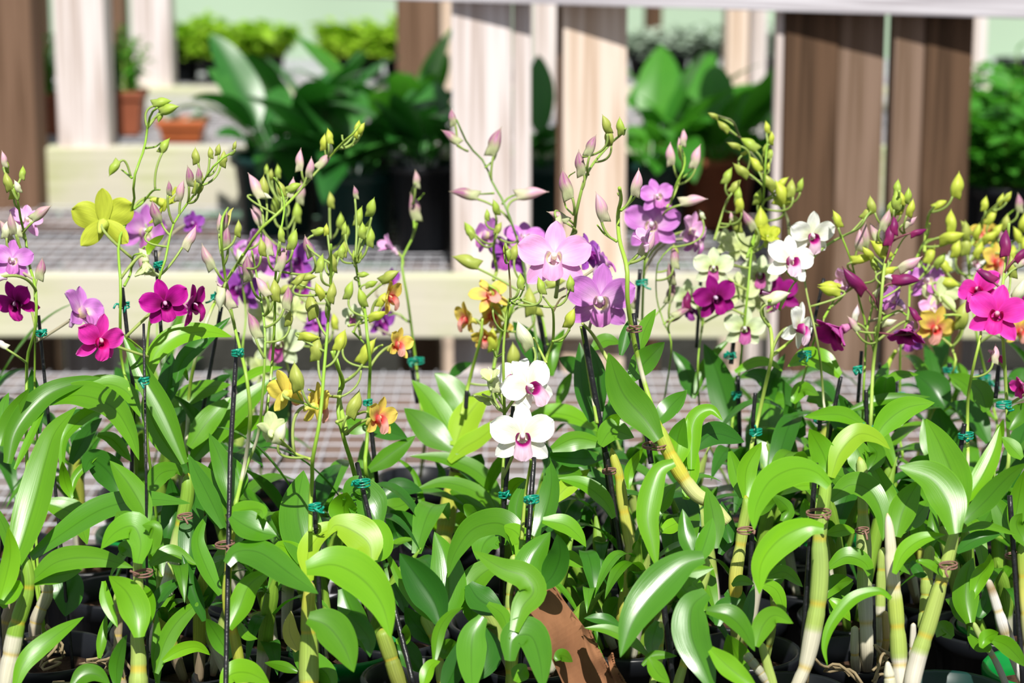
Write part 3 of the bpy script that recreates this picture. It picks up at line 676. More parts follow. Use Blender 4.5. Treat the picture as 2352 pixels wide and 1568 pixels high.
# --- dark leaning stake, olive cane
plant('orchid at the short-topped leaning stake, leafless olive cane low beside it', 925, 1.54, 1.67)
CN('H', [(440, 1680), (380, 1500), (320, 1320), (280, 1200)], [(0, 56), (1, 50)], [(0, BR), (.4, (.2, .22, .04)), (1, (.26, .36, .05))], nodes=3)
ST('H', (118, 85), (290, 830), o=.0, r=17, ext=False, dtop=.06); ST('H', (360, 1020), (500, 1580), o=-.02, r=19, dtop=.02, ext=False); K.d += .04; TIE('H', 150, 215, wpx=110); K.d -= .04
L('H', 230, [(215, 745), (200, 630), (110, 550), (-20, 500), (-80, 560)], m='leaf_lime', o=-.03, k=.5)
L('H', 165, [(215, 740), (280, 640), (270, 520), (190, 470)], m='leaf_bright', o=-.02)
L('H', 180, [(20, 930), (90, 1100), (170, 1270), (205, 1390)], m='leaf_blue', o=.0)
L('H', 75, [(690, 1180), (540, 1060), (420, 890), (340, 730), (275, 640)], m='leaf', o=-.03)
L('H', 80, [(380, 1290), (440, 1270), (450, 1170)], m='leaf', o=.0)
L('H', 260, [(260, 510), (200, 380), (110, 270), (20, 330)], m='leaf_blue', o=.04, k=.6)
L('H', 200, [(60, 500), (30, 400), (50, 280)], m='leaf_bright', o=.04)
L('H', 110, [(360, 900), (420, 1000), (440, 1100)], m='leaf_deep', o=.02)
L('H', 170, [(330, 1340), (450, 1370), (560, 1500)], m='leaf_deep', o=.03)
SP('H', [(180, 520), (130, 280), (80, 80), (30, -80), (-10, -270), (5, -500), (-40, -700)], 18, o=.05, ext=False)
SP('D', [(2340, 1400), (2290, 1160), (2315, 1050), (2260, 900), (2240, 840)], 20, o=.03, ext=False, col=(.33, .52, .07))
SP('D', [(2300, 1150), (2200, 1140), (2080, 1100)], 12, ext=False, col=SLT); SP('E', [(-20, 1320), (60, 1290), (150, 1255), (185, 1250)], 12, ext=False, col=SLT)
FL('E', 245, 1295, 285, 'yellow', 52, 0, 8, o=.02, open_=.75, slim=.9)
BD('E', '90,1190,190,25,o 145,970,0.1,0,o')
# --- taller yellow plant behind
plant('orchid with three yellow and red blooms on a green many-budded stem above a teal tie', 895, 1.92, 1.88)
ST('E', (195, 1190), (235, 1567), o=.02, r=16); TIE('E', 190, 1185, wpx=60)
SP('E', [(175, 1640), (185, 1450), (200, 1100), (205, 900), (185, 720), (170, 560), (140, 430), (110, 260), (105, 200)], 17, sheaths=(.25,), top=.5)
SP('E', [(30, 1050), (110, 990), (180, 910)], 12, ext=False, col=SLT); SP('E', [(60, 670), (160, 650), (215, 615)], 10, ext=False, col=SLT)
SP('E', [(195, 870), (250, 820), (290, 800)], 12, ext=False, col=SLT); SP('E', [(90, 710), (140, 760), (170, 790)], 9, ext=False)
FL('E', 375, 800, 230, 'yellow', 50, 5, 12, open_=.65, slim=.9); FL('E', 320, 480, 240, 'yellow', 65, -5, -25, open_=.75)
FL('E', 95, 605, 150, 'green', -5, 0, 0, o=.06)
BD('E', '200,845,190,28,y 30,765,130,8,y 255,590,130,75,y 75,430,130,12,g 215,380,90,75,g 165,330,75,80,g 345,345,150,55,o 295,495,110,20,y 200,70,130,10,g 140,480,130,-10,g 95,200,80,-5,g 140,185,80,2,g 20,150,110,10,o 145,25,110,8,g')
BD('B', '140,1460,130,10,g 225,1400,130,10,g 40,1540,90,0,g 100,1300,90,-5,m 180,1535,110,20,g')
L('E', 130, [(200, 1640), (380, 1510), (515, 1410)], m='leaf', o=.0, k=.6)
L('E', 110, [(-20, 1310), (100, 1340), (260, 1340)], m='leaf', o=.03)
L('E', 150, [(170, 1300), (300, 1370), (460, 1430)], m='leaf_deep', o=.05)
L('H', 180, [(550, 690), (460, 520), (340, 400)], m='leaf_deep', o=-.02, k=.5)
L('H', 130, [(270, 330), (400, 250), (560, 270)], m='leaf_deep', o=.0)
L('H', 110, [(260, 360), (380, 380), (520, 320)], m='leaf', o=-.01)
L('H', 110, [(370, 650), (380, 540), (310, 450)], m='leaf_deep', o=-.02)
# --- slim spike with a leaning stake
plant('slim orchid with one nodding pink bud on a tall wavy stem tied near its base', 965, 2.25, 2.12)
ST('E', (470, 828), (525, 1195), o=.02, r=15, ext=False); TIE('E', 515, 905, wpx=110)
SP('E', [(560, 1300), (525, 1000), (490, 720), (458, 480), (420, 250), (455, 150), (500, 60), (520, -20)], 13)
SP('B', [(505, 1540), (495, 1400), (490, 1290), (510, 1240)], 8, ext=False); SP('B', [(490, 1380), (540, 1340), (570, 1305)], 6, ext=False)
FL('E', 355, 145, 190, 'pale', -70, 30, -30, open_=.12, lip=False, slim=.7)
BD('B', '510,1210,120,0,p 490,1400,190,-8,m'); FL('E', 330, 360, 160, 'purple', 60, 10, 0, o=.05, open_=.6); FL('E', 265, 640, 230, 'purple', 55, -10, 0, o=.05, open_=.8)
SP('E', [(455, 640), (400, 590), (330, 600)], 7, ext=False)
L('E', 70, [(740, 1020), (810, 960), (900, 920)], m='leaf_deep', k=.4)
# --- yellow & pink cluster plant with pale thick cane
plant('orchid with a fan of wide lime leaves and yellow and pink ruffled blooms', 1030, 2.04, 1.98)
CN('H', [(700, 640), (720, 480), (745, 320), (785, 170), (790, 60)], [(0, 52), (.5, 62), (.8, 50), (1, 40)], [(0, (.4, .48, .1)), (.6, (.42, .46, .08)), (.9, (.5, .5, .05)), (1, GR)], nodes=2, o=-.01)
K.d -= .02; TIE('H', 805, 115, 'btie', 110); K.d += .02
L('E', 170, [(780, 1480), (700, 1320), (590, 1150), (485, 1035)], o=.0, k=.45, fold=.08)
L('E', 185, [(850, 1290), (800, 1170), (720, 1060), (640, 990)], o=.02, fold=.08)
L('E', 190, [(760, 1500), (630, 1400), (520, 1300), (435, 1225)], o=-.01, m='leaf', fold=.08)
L('E', 200, [(780, 1480), (840, 1320), (930, 1190), (1030, 1100)], o=-.01, m='leaf_lime', k=.5)
L('E', 130, [(740, 1590), (830, 1500), (960, 1420), (1110, 1290)], o=-.03, m='leaf_lime', k=.9)
L('H', 110, [(1095, 430), (1040, 260), (900, 120), (690, 50), (470, 35)], m='leaf', o=-.06, k=.8)
L('H', 95, [(1060, 440), (940, 290), (720, 215), (510, 260)], m='leaf', o=-.08, k=.8)
L('H', 170, [(760, 250), (860, 330), (940, 380), (1040, 420)], m='leaf', o=-.04)
L('H', 150, [(770, 190), (900, 220), (1010, 300), (1060, 400)], m='leaf_bright', o=-.03)
L('H', 45, [(600, 560), (560, 360), (500, 150), (345, 20)], m='leaf', o=-.08)
L('H', 110, [(700, 560), (640, 440), (600, 390)], m='leaf_bright', o=.0)
L('H', 110, [(720, 560), (800, 480), (890, 400)], m='leaf_bright', o=.0)
L('H', 140, [(850, 170), (920, 100), (960, 20)], m='leaf_deep', o=.03)
L('H', 60, [(640, 300), (690, 150), (640, 60)], m='leaf_deep', o=.04)
ST('E', (860, 1108), (852, 1230), o=-.005, r=15, ext=False)
SP('E', [(825, 1270), (860, 1110), (900, 950), (950, 760), (965, 620)], 15, o=-.01, ext=False, col=(.38, .55, .08))
SP('E', [(1040, 960), (1060, 850), (1100, 700), (1150, 600), (1200, 450), (1240, 380)], 13, o=.0, ext=False)
SP('E', [(1040, 360), (1060, 290), (1040, 170), (1050, 60), (1060, -60)], 13, o=.03, ext=False, col=(.38, .52, .08))
FL('E', 870, 625, 230, 'yellow', -62, -5, 10, open_=.8); FL('E', 1015, 470, 260, 'yellow', 10, 30, -20, o=.0, slim=.85); FL('E', 1020, 600, 220, 'yellow', 30, -10, 10, o=.02, open_=.8)
FL('E', 985, 740, 190, 'yellow', -10, -30, 0, o=.01, open_=.6); FL('E', 1090, 700, 150, 'yellow', 60, 0, 0, o=.03, open_=.5)
BD('E', '850,245,190,-65,o 885,30,110,-35,g 1035,450,150,-30,g 1045,760,160,-5,y 1160,870,170,5,o 1190,170,120,10,o 1200,60,10,0,g'); BD('B', '1045,1400,110,-10,g 990,1450,80,5,g 880,1540,110,-40,g 1080,1540,90,20,o')
BD('E', '1465,390,140,70,o 1300,500,190,-10,o 1330,580,120,120,o 1140,560,150,0,g')
# --- white flowers
plant('orchid carrying the two large white blooms with magenta throats, one above the other', 1155, 1.80, 1.745)
ST('E', (1175, 1212), (1155, 1500), o=.0, r=17, ext=False); ST('H', (1140, 20), (1105, 430), o=.0, r=17); TIE('H', 1110, 292, wpx=70)
SP('H', [(1100, 260), (1105, 80), (1115, -150), (1110, -400), (1105, -640), (1115, -800), (1130, -930), (1150, -1025)], 14, col=(.25, .38, .05), sheaths=(.15,), ext=True, top=.6)
SP('E', [(1155, 490), (1150, 370), (1140, 240)], 9, ext=False, col=(.16, .13, .05)); SP('E', [(1150, 520), (1210, 480), (1230, 450), (1250, 400)], 8, ext=False)
SP('E', [(1110, 850), (1060, 880), (1035, 830)], 9, ext=False); SP('E', [(1130, 1240), (1060, 1140), (1045, 1090)], 9, ext=False)
BD('E', '1115,150,80,0,y 1135,195,80,170,g 1215,370,110,5,g 1350,400,120,-10,g 1255,725,200,-30,w 1035,560,10,0,g 1550,380,110,5,g')
FL('E', 1275, 1090, 380, 'white', 28, 4, -28, o=-.01); FL('E', 1200, 1050, 330, 'white', -25, 25, 10, o=.04, lip=True)
FL('E', 1235, 1420, 415, 'white', 2, -4, 0, o=-.03)
FL('E', 1020, 1050, 170, 'bract', -10, 60, 0, o=.0, open_=.2, lip=False); FL('E', 1030, 1160, 210, 'bract', -60, -50, 30, o=.02, open_=.7, lip=False)
BD('E', '1020,1040,170,-10,w')
SP('E', [(1385, 980), (1400, 880), (1440, 770), (1442, 580), (1410, 520), (1375, 475)], 12, o=-.0, col=(.25, .38, .05), ext=False)
SP('E', [(1440, 580), (1490, 490), (1540, 460), (1560, 420)], 8, ext=False, col=(.15, .13, .05)); SP('E', [(1440, 775), (1500, 770), (1555, 700)], 9, ext=False)
SP('E', [(1395, 920), (1350, 830), (1310, 750)], 11, ext=False, col=SLT)
BD('E', '1570,620,140,15,y')
L('H', 180, [(1205, 760), (1195, 590), (1080, 490), (900, 530), (780, 690), (728, 860)], m='leaf_bright' if 0 else 'leaf', o=-.05, k=.7, c=-.01)
L('H', 150, [(1210, 720), (1240, 620), (1180, 540), (1090, 510)], m='leaf_bright', o=-.06, k=.6)
L('H', 170, [(1120, 770), (990, 810), (890, 920), (890, 1080), (945, 1225)], m='leaf', o=-.04, k=.5)
L('H', 200, [(1150, 620), (1080, 560), (980, 620), (940, 760)], m='leaf_blue', o=.02)
L('H', 120, [(1180, 450), (1130, 420), (1060, 500)], m='leaf', o=.02)
L('H', 140, [(860, 450), (900, 420), (930, 410)], o=.03)
L('H', 110, [(1140, 330), (1180, 240), (1260, 190)], m='leaf_bright', o=.03)
# --- stake with the green tie at centre
plant('orchid whose stake with a green tie rises between two narrow upright leaves, centre', 1185, 1.61, 1.66)
CN('H', [(1165, 1660), (1160, 1450), (1175, 1250), (1150, 1150)], [(0, 38), (.6, 42), (1, 40)], [(0, (.42, .5, .12)), (.3, (.36, .45, .06)), (1, (.3, .46, .04))], nodes=2, o=-.0)
CN('H', [(1140, 1160), (1145, 1000), (1160, 850), (1180, 700)], [(0, 24), (1, 26)], cols('p'), ext=False, o=.03)
ST('H', (1312, 45), (1272, 640), o=.03, r=18, dtop=.02); TIE('H', 1295, 325, wpx=100)
SP('H', [(1230, 600), (1255, 300), (1290, 90), (1290, 60)], 14, col=(.25, .36, .04), ext=False, o=.02)
L('H', 185, [(1180, 1220), (1230, 1060), (1310, 950), (1250, 850), (1090, 790), (900, 675)], m='leaf', o=-.05, k=.4)
L('H', 215, [(1150, 1420), (1170, 1270), (1290, 1250), (1350, 1400), (1375, 1620)], m='leaf_blue', o=-.06, k=.6, fold=.2)
L('H', 205, [(970, 1120), (900, 1250), (890, 1450), (900, 1640)], m='leaf_blue', o=-.04, k=.3)
L('H', 210, [(1310, 930), (1270, 830), (1310, 700), (1425, 545)], m='leaf_bright' if 0 else 'leaf_blue', o=-.01, k=.5)
L('H', 170, [(1350, 930), (1440, 840), (1490, 700), (1470, 560)], m='leaf_deep', o=.0, k=.3)
L('H', 110, [(1210, 560), (1195, 380), (1260, 190)], m='leaf_blue', o=.05)
L('H', 150, [(1320, 580), (1390, 420), (1430, 230), (1420, 50)], m='leaf_blue', o=.05, k=.4)
L('H', 120, [(1370, 470), (1520, 500), (1610, 570), (1665, 650)], m='leaf_bright', o=.04, k=.7)
L('H', 100, [(1000, 1030), (1100, 1110), (1150, 1270)], m='leaf', o=-.02)
L('H', 130, [(1190, 1560), (1230, 1480), (1260, 1440)], m='leaf', o=-.04); L('H', 80, [(1450, 1410), (1500, 1380), (1575, 1425)], o=.0, m='leaf')
L('H', 100, [(1500, 730), (1560, 730), (1645, 785)], m='leaf', o=.05)
L('H', 180, [(870, 900), (940, 1000), (1050, 1060), (1120, 1080)], m='leaf_deep', o=.03)
# --- dark cupped leaves centre-left bottom
plant('orchid with a dark cupped leaf before a glossy one, left of the cardboard', 1000, 1.64, 1.655)
CN('H', [(680, 1660), (680, 1500), (650, 1300), (560, 1100)], [(0, 26), (1, 36)], cols('p'), o=.02)
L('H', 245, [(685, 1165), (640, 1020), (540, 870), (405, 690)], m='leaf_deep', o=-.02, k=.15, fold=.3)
L('H', 250, [(700, 1150), (740, 950), (710, 720), (640, 545)], m='leaf_blue', o=.02, k=.4)
L('H', 85, [(640, 1420), (670, 1220), (740, 1110), (835, 1055)], m='leaf', o=-.03)
L('H', 95, [(560, 1600), (610, 1460), (680, 1420)], m='leaf_bright', o=-.04)
L('H', 150, [(700, 1640), (800, 1420), (850, 1230)], m='leaf_deep', o=-.02)
L('H', 140, [(640, 1300), (520, 1180), (440, 1050)], m='leaf_deep', o=.02)
L('H', 110, [(690, 1400), (740, 1320), (790, 1290)], m='leaf', o=.01)
L('H', 200, [(960, 1200), (1000, 1350), (900, 1560)], m='leaf_deep', o=.0)
# --- lilac blooms behind centre
plant('orchid with purple blooms half hidden behind the big pink one, plum buds above', 1285, 2.14, 2.03)
ST('E', (1330, 520), (1395, 860), o=.03, r=18, ext=False); K.stake = None
SP('E', [(1350, 900), (1300, 600), (1230, 200), (1180, 30), (1110, -160), (1030, -300), (980, -430), (870, -550), (790, -720)], 12, col=(.2, .33, .08))
SP('B', [(985, 1130), (1040, 1080), (1060, 1040)], 8, ext=False); SP('B', [(865, 1020), (800, 990), (790, 975)], 8, ext=False); SP('B', [(1040, 1305), (950, 1310), (890, 1310)], 8, ext=False); SP('B', [(1100, 1375), (1150, 1330), (1220, 1310)], 9, ext=False)
BD('B', '1065,960,200,15,m 745,930,150,-48,m 770,790,120,-12,m 840,1320,190,-75,m 1300,1320,210,78,k')
FL('E', 1010, 60, 270, 'lilac', -60, 10, -10, o=.0, open_=.9); FL('E', 1150, 190, 300, 'purple', -15, 0, 12, o=.02); FL('E', 1245, 90, 270, 'lilac', 10, 30, 5, o=.02)
SP('E', [(1405, 800), (1370, 620), (1340, 560)], 9, ext=False)
L('E', 150, [(1350, 950), (1280, 800), (1170, 640)], m='leaf_deep', o=.02)
L('E', 90, [(1430, 1010), (1440, 850), (1520, 690)], m='leaf', o=.0)
L('E', 80, [(1470, 1210), (1520, 1080), (1570, 980)], m='leaf', o=-.02)
L('E', 125, [(1280, 1290), (1420, 1260), (1590, 1290), (1745, 1385)], m='leaf_bright', o=-.05, k=.8)
L('E', 110, [(1170, 1290), (1230, 1250), (1260, 1300)], m='leaf_bright', o=-.03)
L('E', 110, [(1640, 990), (1560, 930), (1485, 885)], m='leaf_deep', o=-.02)
# --- the big pink flowers' plant
plant('orchid with the large pale pink bloom and a mauve one below it, amber jointed cane', 1425, 1.84, 1.82)
CN('H', [(1905, 1150), (1935, 950), (1970, 750), (1950, 560), (1915, 380), (1890, 180), (1855, 60), (1835, -20)], [(0, 30), (.3, 42), (.6, 38), (.8, 36), (1, 26)], [(0, (.3, .33, .06)), (.35, (.4, .4, .06)), (.5, (.62, .58, .2)), (.65, (.45, .47, .08)), (1, (.44, .46, .06))], nodes=7, o=-.02)
ST('E', (1640, 670), (1790, 1500), o=.0, r=20); K.d -= .05; TIE('H', 1820, 130, 'btie', 90); K.d += .05
ST('H', (1800, 10), (1905, 720), o=-.02, r=18)
SP('E', [(1740, 1330), (1690, 1050), (1650, 800), (1630, 680)], 12, o=-.01, ext=False, sheaths=(.2,), col=(.3, .45, .06))
SP('E', [(1900, 1030), (1800, 880), (1710, 730), (1640, 655)], 17, o=-.01, ext=False, col=(.42, .52, .13))
SP('E', [(1460, 480), (1500, 220), (1580, 30), (1600, -100), (1650, -300), (1710, -420), (1830, -560), (1900, -620), (1930, -660)], 14, o=.02, ext=False, col=(.27, .42, .07))
SP('B', [(1680, 1180), (1650, 1100), (1640, 1060)], 8, ext=False); SP('B', [(1580, 1450), (1530, 1400), (1515, 1330)], 8, ext=False); SP('B', [(1560, 1300), (1545, 1200), (1590, 1160)], 7, ext=False)
FL('E', 1450, 215, 460, 'pale', -4, 6, 2, o=-.01); FL('E', 1755, 500, 450, 'lilac', 6, -8, 4, o=-.02); FL('E', 1760, 260, 260, 'lilac', 80, 30, 5, o=.05, open_=.8)
FL('E', 1660, 200, 280, 'purple', 60, 15, 0, o=.06, open_=.85)
BD('B', '1540,1240,210,-18,m 1635,1100,170,-12,m 1710,985,150,18,m 1790,840,130,-15,o 1830,920,130,-5,o 1905,850,120,-12,g 1470,1470,150,-60,p 1480,1520,110,160,p')
L('E', 125, [(1700, 1320), (1640, 1100), (1620, 780)], m='leaf_deep', o=.02)
L('E', 90, [(1770, 1250), (1760, 1000), (1690, 790)], m='leaf_deep', o=.0)
L('E', 150, [(1760, 1480), (1840, 1380), (1990, 1425)], m='leaf', o=-.04, k=.8)
L('E', 110, [(1790, 1440), (1850, 1320), (1900, 1265)], m='leaf_bright', o=-.02)
L('E', 140, [(1790, 1350), (1860, 1220), (1830, 1110)], m='leaf_deep', o=.03)
L('E', 95, [(1700, 830), (1800, 770), (1900, 790)], m='leaf', o=.06)
L('E', 130, [(1430, 1500), (1600, 1430), (1800, 1470)], m='leaf', o=-.02, k=.9)
L('H', 130, [(1420, 30), (1560, 50), (1790, 50)], m='leaf_deep', o=-.01)
L('H', 110, [(1850, 455), (1790, 340), (1650, 230), (1470, 185)], m='leaf_bright', o=-.05, k=.8)
L('H', 120, [(1440, 350), (1530, 250), (1690, 125)], m='leaf_lime', o=-.01)
L('H', 170, [(1820, 380), (1740, 220), (1590, 80)], m='leaf_deep', o=.02)
L('H', 110, [(1480, 150), (1560, 140), (1640, 160)], m='leaf', o=.0)
L('H', 75, [(1950, 260), (1960, 130), (2050, -20)], m='leaf_bright', o=-.04)
L('H', 100, [(1620, 915), (1680, 840), (1750, 770)], m='leaf_bright', o=.02)
L('H', 110, [(1590, 520), (1660, 420), (1740, 370)], m='leaf_deep', o=.04)
L('H', 50, [(1905, 950), (1895, 800), (1925, 690)], m='leaf_bright', o=-.05)
L('H', 160, [(1820, 1150), (1860, 1050), (1910, 1000)], m='leaf', o=-.02)
L('H', 60, [(2000, 700), (2010, 640), (2035, 600)], m='leaf', o=-.03)
# --- stake at 1450-1540 with big leaf
plant('orchid with one broad lance-shaped leaf held high beside a tall stake clipped in brown', 1548, 1.60, 1.70)
ST('E', (1985, 585), (2090, 1500), o=.04, r=18, ext=False); ST('E', (2070, 1380), (2105, 1600), o=.02, r=19, ext=False); ST('H', (2185, 1000), (2250, 1560), o=-.02, r=21)
K.stake = K.stake; K.d -= .0; TIE('E', 1990, 685, 'btie', 100); TIE('E', 2130, 1470, 'btie', 170)
CN('E', [(2620, 2000), (2500, 1870), (2400, 1800), (2310, 1680), (2230, 1540), (2185, 1440), (2130, 1300), (2070, 1160)], [(0, 42), (.45, 50), (.75, 44), (.85, 26), (1, 18)], [(0, (.5, .52, .2)), (.35, (.52, .54, .22)), (.45, (.52, .48, .05)), (.62, (.44, .46, .05)), (.72, (.4, .5, .06)), (1, SG)], nodes=5, ext=False, o=.0)
SP('E', [(2150, 1340), (2060, 1060), (1990, 780), (1945, 500), (1940, 280), (1890, 90), (1880, -80), (1900, -180), (1890, -260)], 18, ext=False, col=(.33, .5, .06), sheaths=(.2,), top=.7)
SP('E', [(1935, 270), (1990, 210), (2050, 150)], 11, ext=False); SP('E', [(1870, 100), (1790, 50), (1740, -10)], 10, ext=False); SP('B', [(1900, 1420), (1970, 1360), (2010, 1310)], 11, ext=False)
BD('B', '1995,1230,180,14,k 1750,1400,200,-12,k 1880,1300,0.1,0,k'); FL('E', 2070, 110, 200, 'pale', -50, 60, 10, open_=.1, lip=False, slim=.75)
BD('E', '2070,110,190,35,k')
L('E', 240, [(2155, 1440), (2060, 1300), (1910, 1120), (1815, 850)], m='leaf', o=-.03, k=.2, fold=.14, md=.01)
L('E', 160, [(1960, 1040), (2060, 920), (2195, 780)], m='leaf_blue', o=.03)
L('E', 130, [(2130, 1340), (2230, 1220), (2340, 1110)], m='leaf_blue', o=.0)
L('E', 100, [(2020, 850), (2060, 700), (2135, 555)], m='leaf', o=.05)
L('E', 80, [(1900, 870), (1930, 740), (1960, 620)], m='leaf_deep', o=.05)
L('H', 165, [(2260, 80), (2150, 150), (2080, 420), (2110, 620), (2145, 800)], m='leaf_bright', o=-.04, k=.3)
L('E', 170, [(2260, 1640), (2290, 1450), (2350, 1290)], m='leaf_bright', o=.0)
L('I', 130, [(70, 330), (100, 100), (70, -80), (0, -180)], m='leaf_bright', o=.02)
L('H', 100, [(2170, 540), (2250, 500), (2340, 450)], m='leaf_bright', o=.02)
L('H', 110, [(2150, 420), (2200, 300), (2270, 220)], m='leaf', o=.04)
L('H', 150, [(2090, 930), (2130, 850), (2160, 780)], m='leaf', o=.03)
# --- front droop leaf right of cardboard
plant('orchid with the longest glossy leaf drooping toward the cardboard', 1625, 1.61, 1.64)
CN('I', [(10, 1660), (100, 1300), (160, 1000), (210, 800), (190, 700)], [(0, 36), (1, 26)], cols('p'), o=.02)
CN('H', [(2120, 1640), (2160, 1400), (2170, 1150)], [(0, 22), (1, 24)], cols('p'), o=.02)
L('H', 250, [(2460, 720), (2330, 760), (2150, 920), (1990, 1130), (1895, 1395)], m='leaf_blue', o=-.04, k=.35, fold=.15)
L('I', 125, [(150, 750), (80, 600), (45, 390)], m='leaf_blue', o=-.0); L('I', 130, [(150, 755), (200, 620), (250, 450)], m='leaf_blue', o=-.01)
L('I', 145, [(265, 660), (255, 450), (210, 245)], m='leaf', o=.02)
L('I', 130, [(200, 970), (60, 940), (80, 830), (260, 790)], m='leaf', o=-.02)
L('I', 90, [(200, 990), (100, 870), (40, 830)], o=.0)
L('H', 80, [(2080, 1380), (1980, 1290), (1820, 1210), (1650, 1195)], m='leaf', o=.0)
L('H', 60, [(2045, 1450), (2120, 1385), (2280, 1385)], m='leaf', o=-.02)
L('H', 80, [(1900, 1190), (1780, 1140), (1650, 1130)], m='leaf_deep', o=.03)
L('H', 110, [(2090, 1400), (2150, 1500), (2230, 1570)], m='leaf', o=-.03); L('H', 130, [(2150, 1150), (2110, 1300), (2130, 1400)], m='leaf_blue', o=.02)
# --- plants right of 1600
plant('front-row orchid with a dark glossy leaf hanging straight down, right of centre', 1690, 1.53, 1.62)
CN('I', [(660, 1650), (620, 1450), (575, 1290)], [(0, 42), (1, 26)], cols('p'), nodes=2); CN('I', [(640, 1600), (560, 1480), (470, 1370)], [(0, 30), (1, 32)], [(0, (.36, .33, .26)), (1, (.36, .38, .26))], ext=False)
L('I', 250, [(210, 960), (110, 1060), (110, 1260), (200, 1480), (260, 1640)], m='leaf_blue', o=-.02, k=.35)
L('I', 135, [(205, 1080), (350, 1110), (450, 1200), (535, 1355)], m='leaf', o=-.02)
L('I', 140, [(540, 1320), (590, 1180), (670, 1110), (795, 1165)], m='leaf', o=-.03)
L('I', 145, [(235, 1340), (370, 1470), (560, 1620)], m='leaf_bright', o=-.04)
L('I', 190, [(470, 1500), (410, 1380), (350, 1240)], m='leaf', o=.02)
L('I', 120, [(280, 1180), (320, 1060), (440, 1000)], m='leaf_deep', o=.02); L('I', 80, [(480, 1240), (490, 1080), (530, 900)], m='leaf_deep', o=.01)
L('I', 100, [(200, 1080), (150, 960), (60, 880)], m='leaf', o=.03)
plant('orchid on a blotchy amber cane with a brown clip, third rank right of centre', 1715, 1.72, 1.73)
CN('I', [(430, 1250), (410, 1050), (405, 850), (430, 690), (455, 520), (480, 380), (470, 300)], [(0, 42), (.3, 56), (.7, 40), (1, 34)], [(0, (.2, .24, .06)), (.3, (.3, .35, .1)), (.5, (.5, .42, .05)), (.7, (.45, .5, .12)), (1, GR)], nodes=4)
ST('I', (515, 560), (500, 890), o=.02, r=18); K.d -= .03; TIE('I', 470, 530, 'btie', 110); K.d += .03
L('I', 140, [(470, 320), (480, 120), (580, -60)], m='leaf_bright', o=.0, k=.3); L('I', 110, [(450, 320), (400, 120), (360, -20)], m='leaf', o=.02)
L('I', 90, [(480, 420), (560, 400), (700, 330)], m='leaf', o=.0); L('I', 100, [(720, 475), (760, 400), (700, 330), (640, 300)], m='leaf', o=-.02)
L('I', 120, [(370, 620), (330, 480), (310, 340)], m='leaf_deep', o=.03); L('I', 100, [(300, 700), (360, 560), (330, 380)], m='leaf_deep', o=.04)
L('I', 70, [(380, 910), (440, 880), (530, 900)], m='leaf', o=-.03); L('I', 100, [(560, 890), (680, 940), (745, 1115)], m='leaf_bright', o=-.03); L('I', 120, [(60, 870), (120, 950), (200, 1010)], o=-.01)
L('I', 130, [(640, 940), (680, 800), (700, 640)], m='leaf', o=.03); L('I', 90, [(610, 850), (740, 820), (860, 920)], m='leaf', o=-.0)
L('I', 150, [(340, 950), (400, 1010), (450, 1110)], m='leaf_deep', o=.0)
CN('I', [(660, 1150), (660, 900), (670, 750)], [(0, 26), (1, 24)], cols('p'), o=.04)
L('F', 130, [(105, 1640), (120, 1330), (230, 1240), (320, 1310)], m='leaf_bright', o=-.0); L('F', 160, [(120, 1500), (260, 1400), (465, 1455)], m='leaf_deep', o=.03)
L('F', 150, [(20, 1640), (10, 1450), (60, 1290)], m='leaf_blue', o=-.02); L('F', 70, [(0, 1260), (30, 1170), (78, 1100)], m='leaf_blue', o=.04)
plant('front-row orchid on one long smooth cane with a papery foot and brown clip', 1848, 1.60, 1.66)
CN('I', [(800, 1680), (880, 1440), (930, 1200), (960, 1020), (975, 800), (970, 600), (990, 420), (1010, 260), (1010, 150)], [(0, 20), (.12, 36), (.35, 56), (.5, 60), (.7, 54), (.85, 42), (1, 40)], [(0, (.5, .42, .3)), (.25, WS), (.4, WS), (.42, PG), (.7, (.3, .42, .1)), (1, (.28, .48, .05))], nodes=4, o=-.01)
ST('I', (945, 80), (842, 1567), o=.0, r=19); K.d -= .02; TIE('I', 965, 412, 'btie', 165); K.d += .02
L('I', 195, [(1040, 230), (940, 140), (800, 120), (640, 200), (545, 370), (530, 540)], m='leaf_bright', o=-.04, k=.75, fold=.16)
L('I', 190, [(1000, 520), (880, 510), (700, 600), (580, 760), (565, 970)], m='leaf_bright', o=-.05, k=.65)
L('I', 185, [(1040, 200), (1000, 30), (900, -150)], m='leaf_bright', o=-.0, k=.4)
L('I', 150, [(1050, 180), (1110, 10), (1230, -110), (1350, -90), (1450, -10)], m='leaf_lime', o=-.01, k=.7)
L('I', 170, [(1340, -70), (1420, -190), (1560, -290), (1750, -325)], m='leaf_bright', o=.02)
L('I', 70, [(960, 240), (830, 240), (705, 300)], m='leaf_bright', o=.01); L('I', 100, [(900, 500), (880, 400), (870, 320)], m='leaf', o=.03)
ST('D', (0, 0), (1, 1), ext=False) if 0 else None
plant('pair of pale ringed canes with curling leaves, rank behind the double-caned orchid at right', 1990, 1.72, 1.755)
CN('I', [(1290, 1360), (1285, 1150), (1275, 930), (1270, 650), (1265, 450), (1260, 150), (1240, 40)], [(0, 40), (.3, 48), (.6, 50), (.8, 34), (1, 38)], [(0, BR), (.2, WS), (.4, (.5, .5, .42)), (.42, (.42, .5, .2)), (.75, (.34, .42, .12)), (1, (.36, .5, .12))], nodes=4)
CN('I', [(1370, 1320), (1380, 1080), (1390, 800), (1400, 650)], [(0, 26), (.5, 34), (1, 30)], cols('pw', .5), o=.03)
CN('I', [(1210, 1390), (1210, 1180)], [(0, 34), (1, 26)], [(0, (.45, .4, .28)), (1, (.5, .5, .36))], nodes=2)
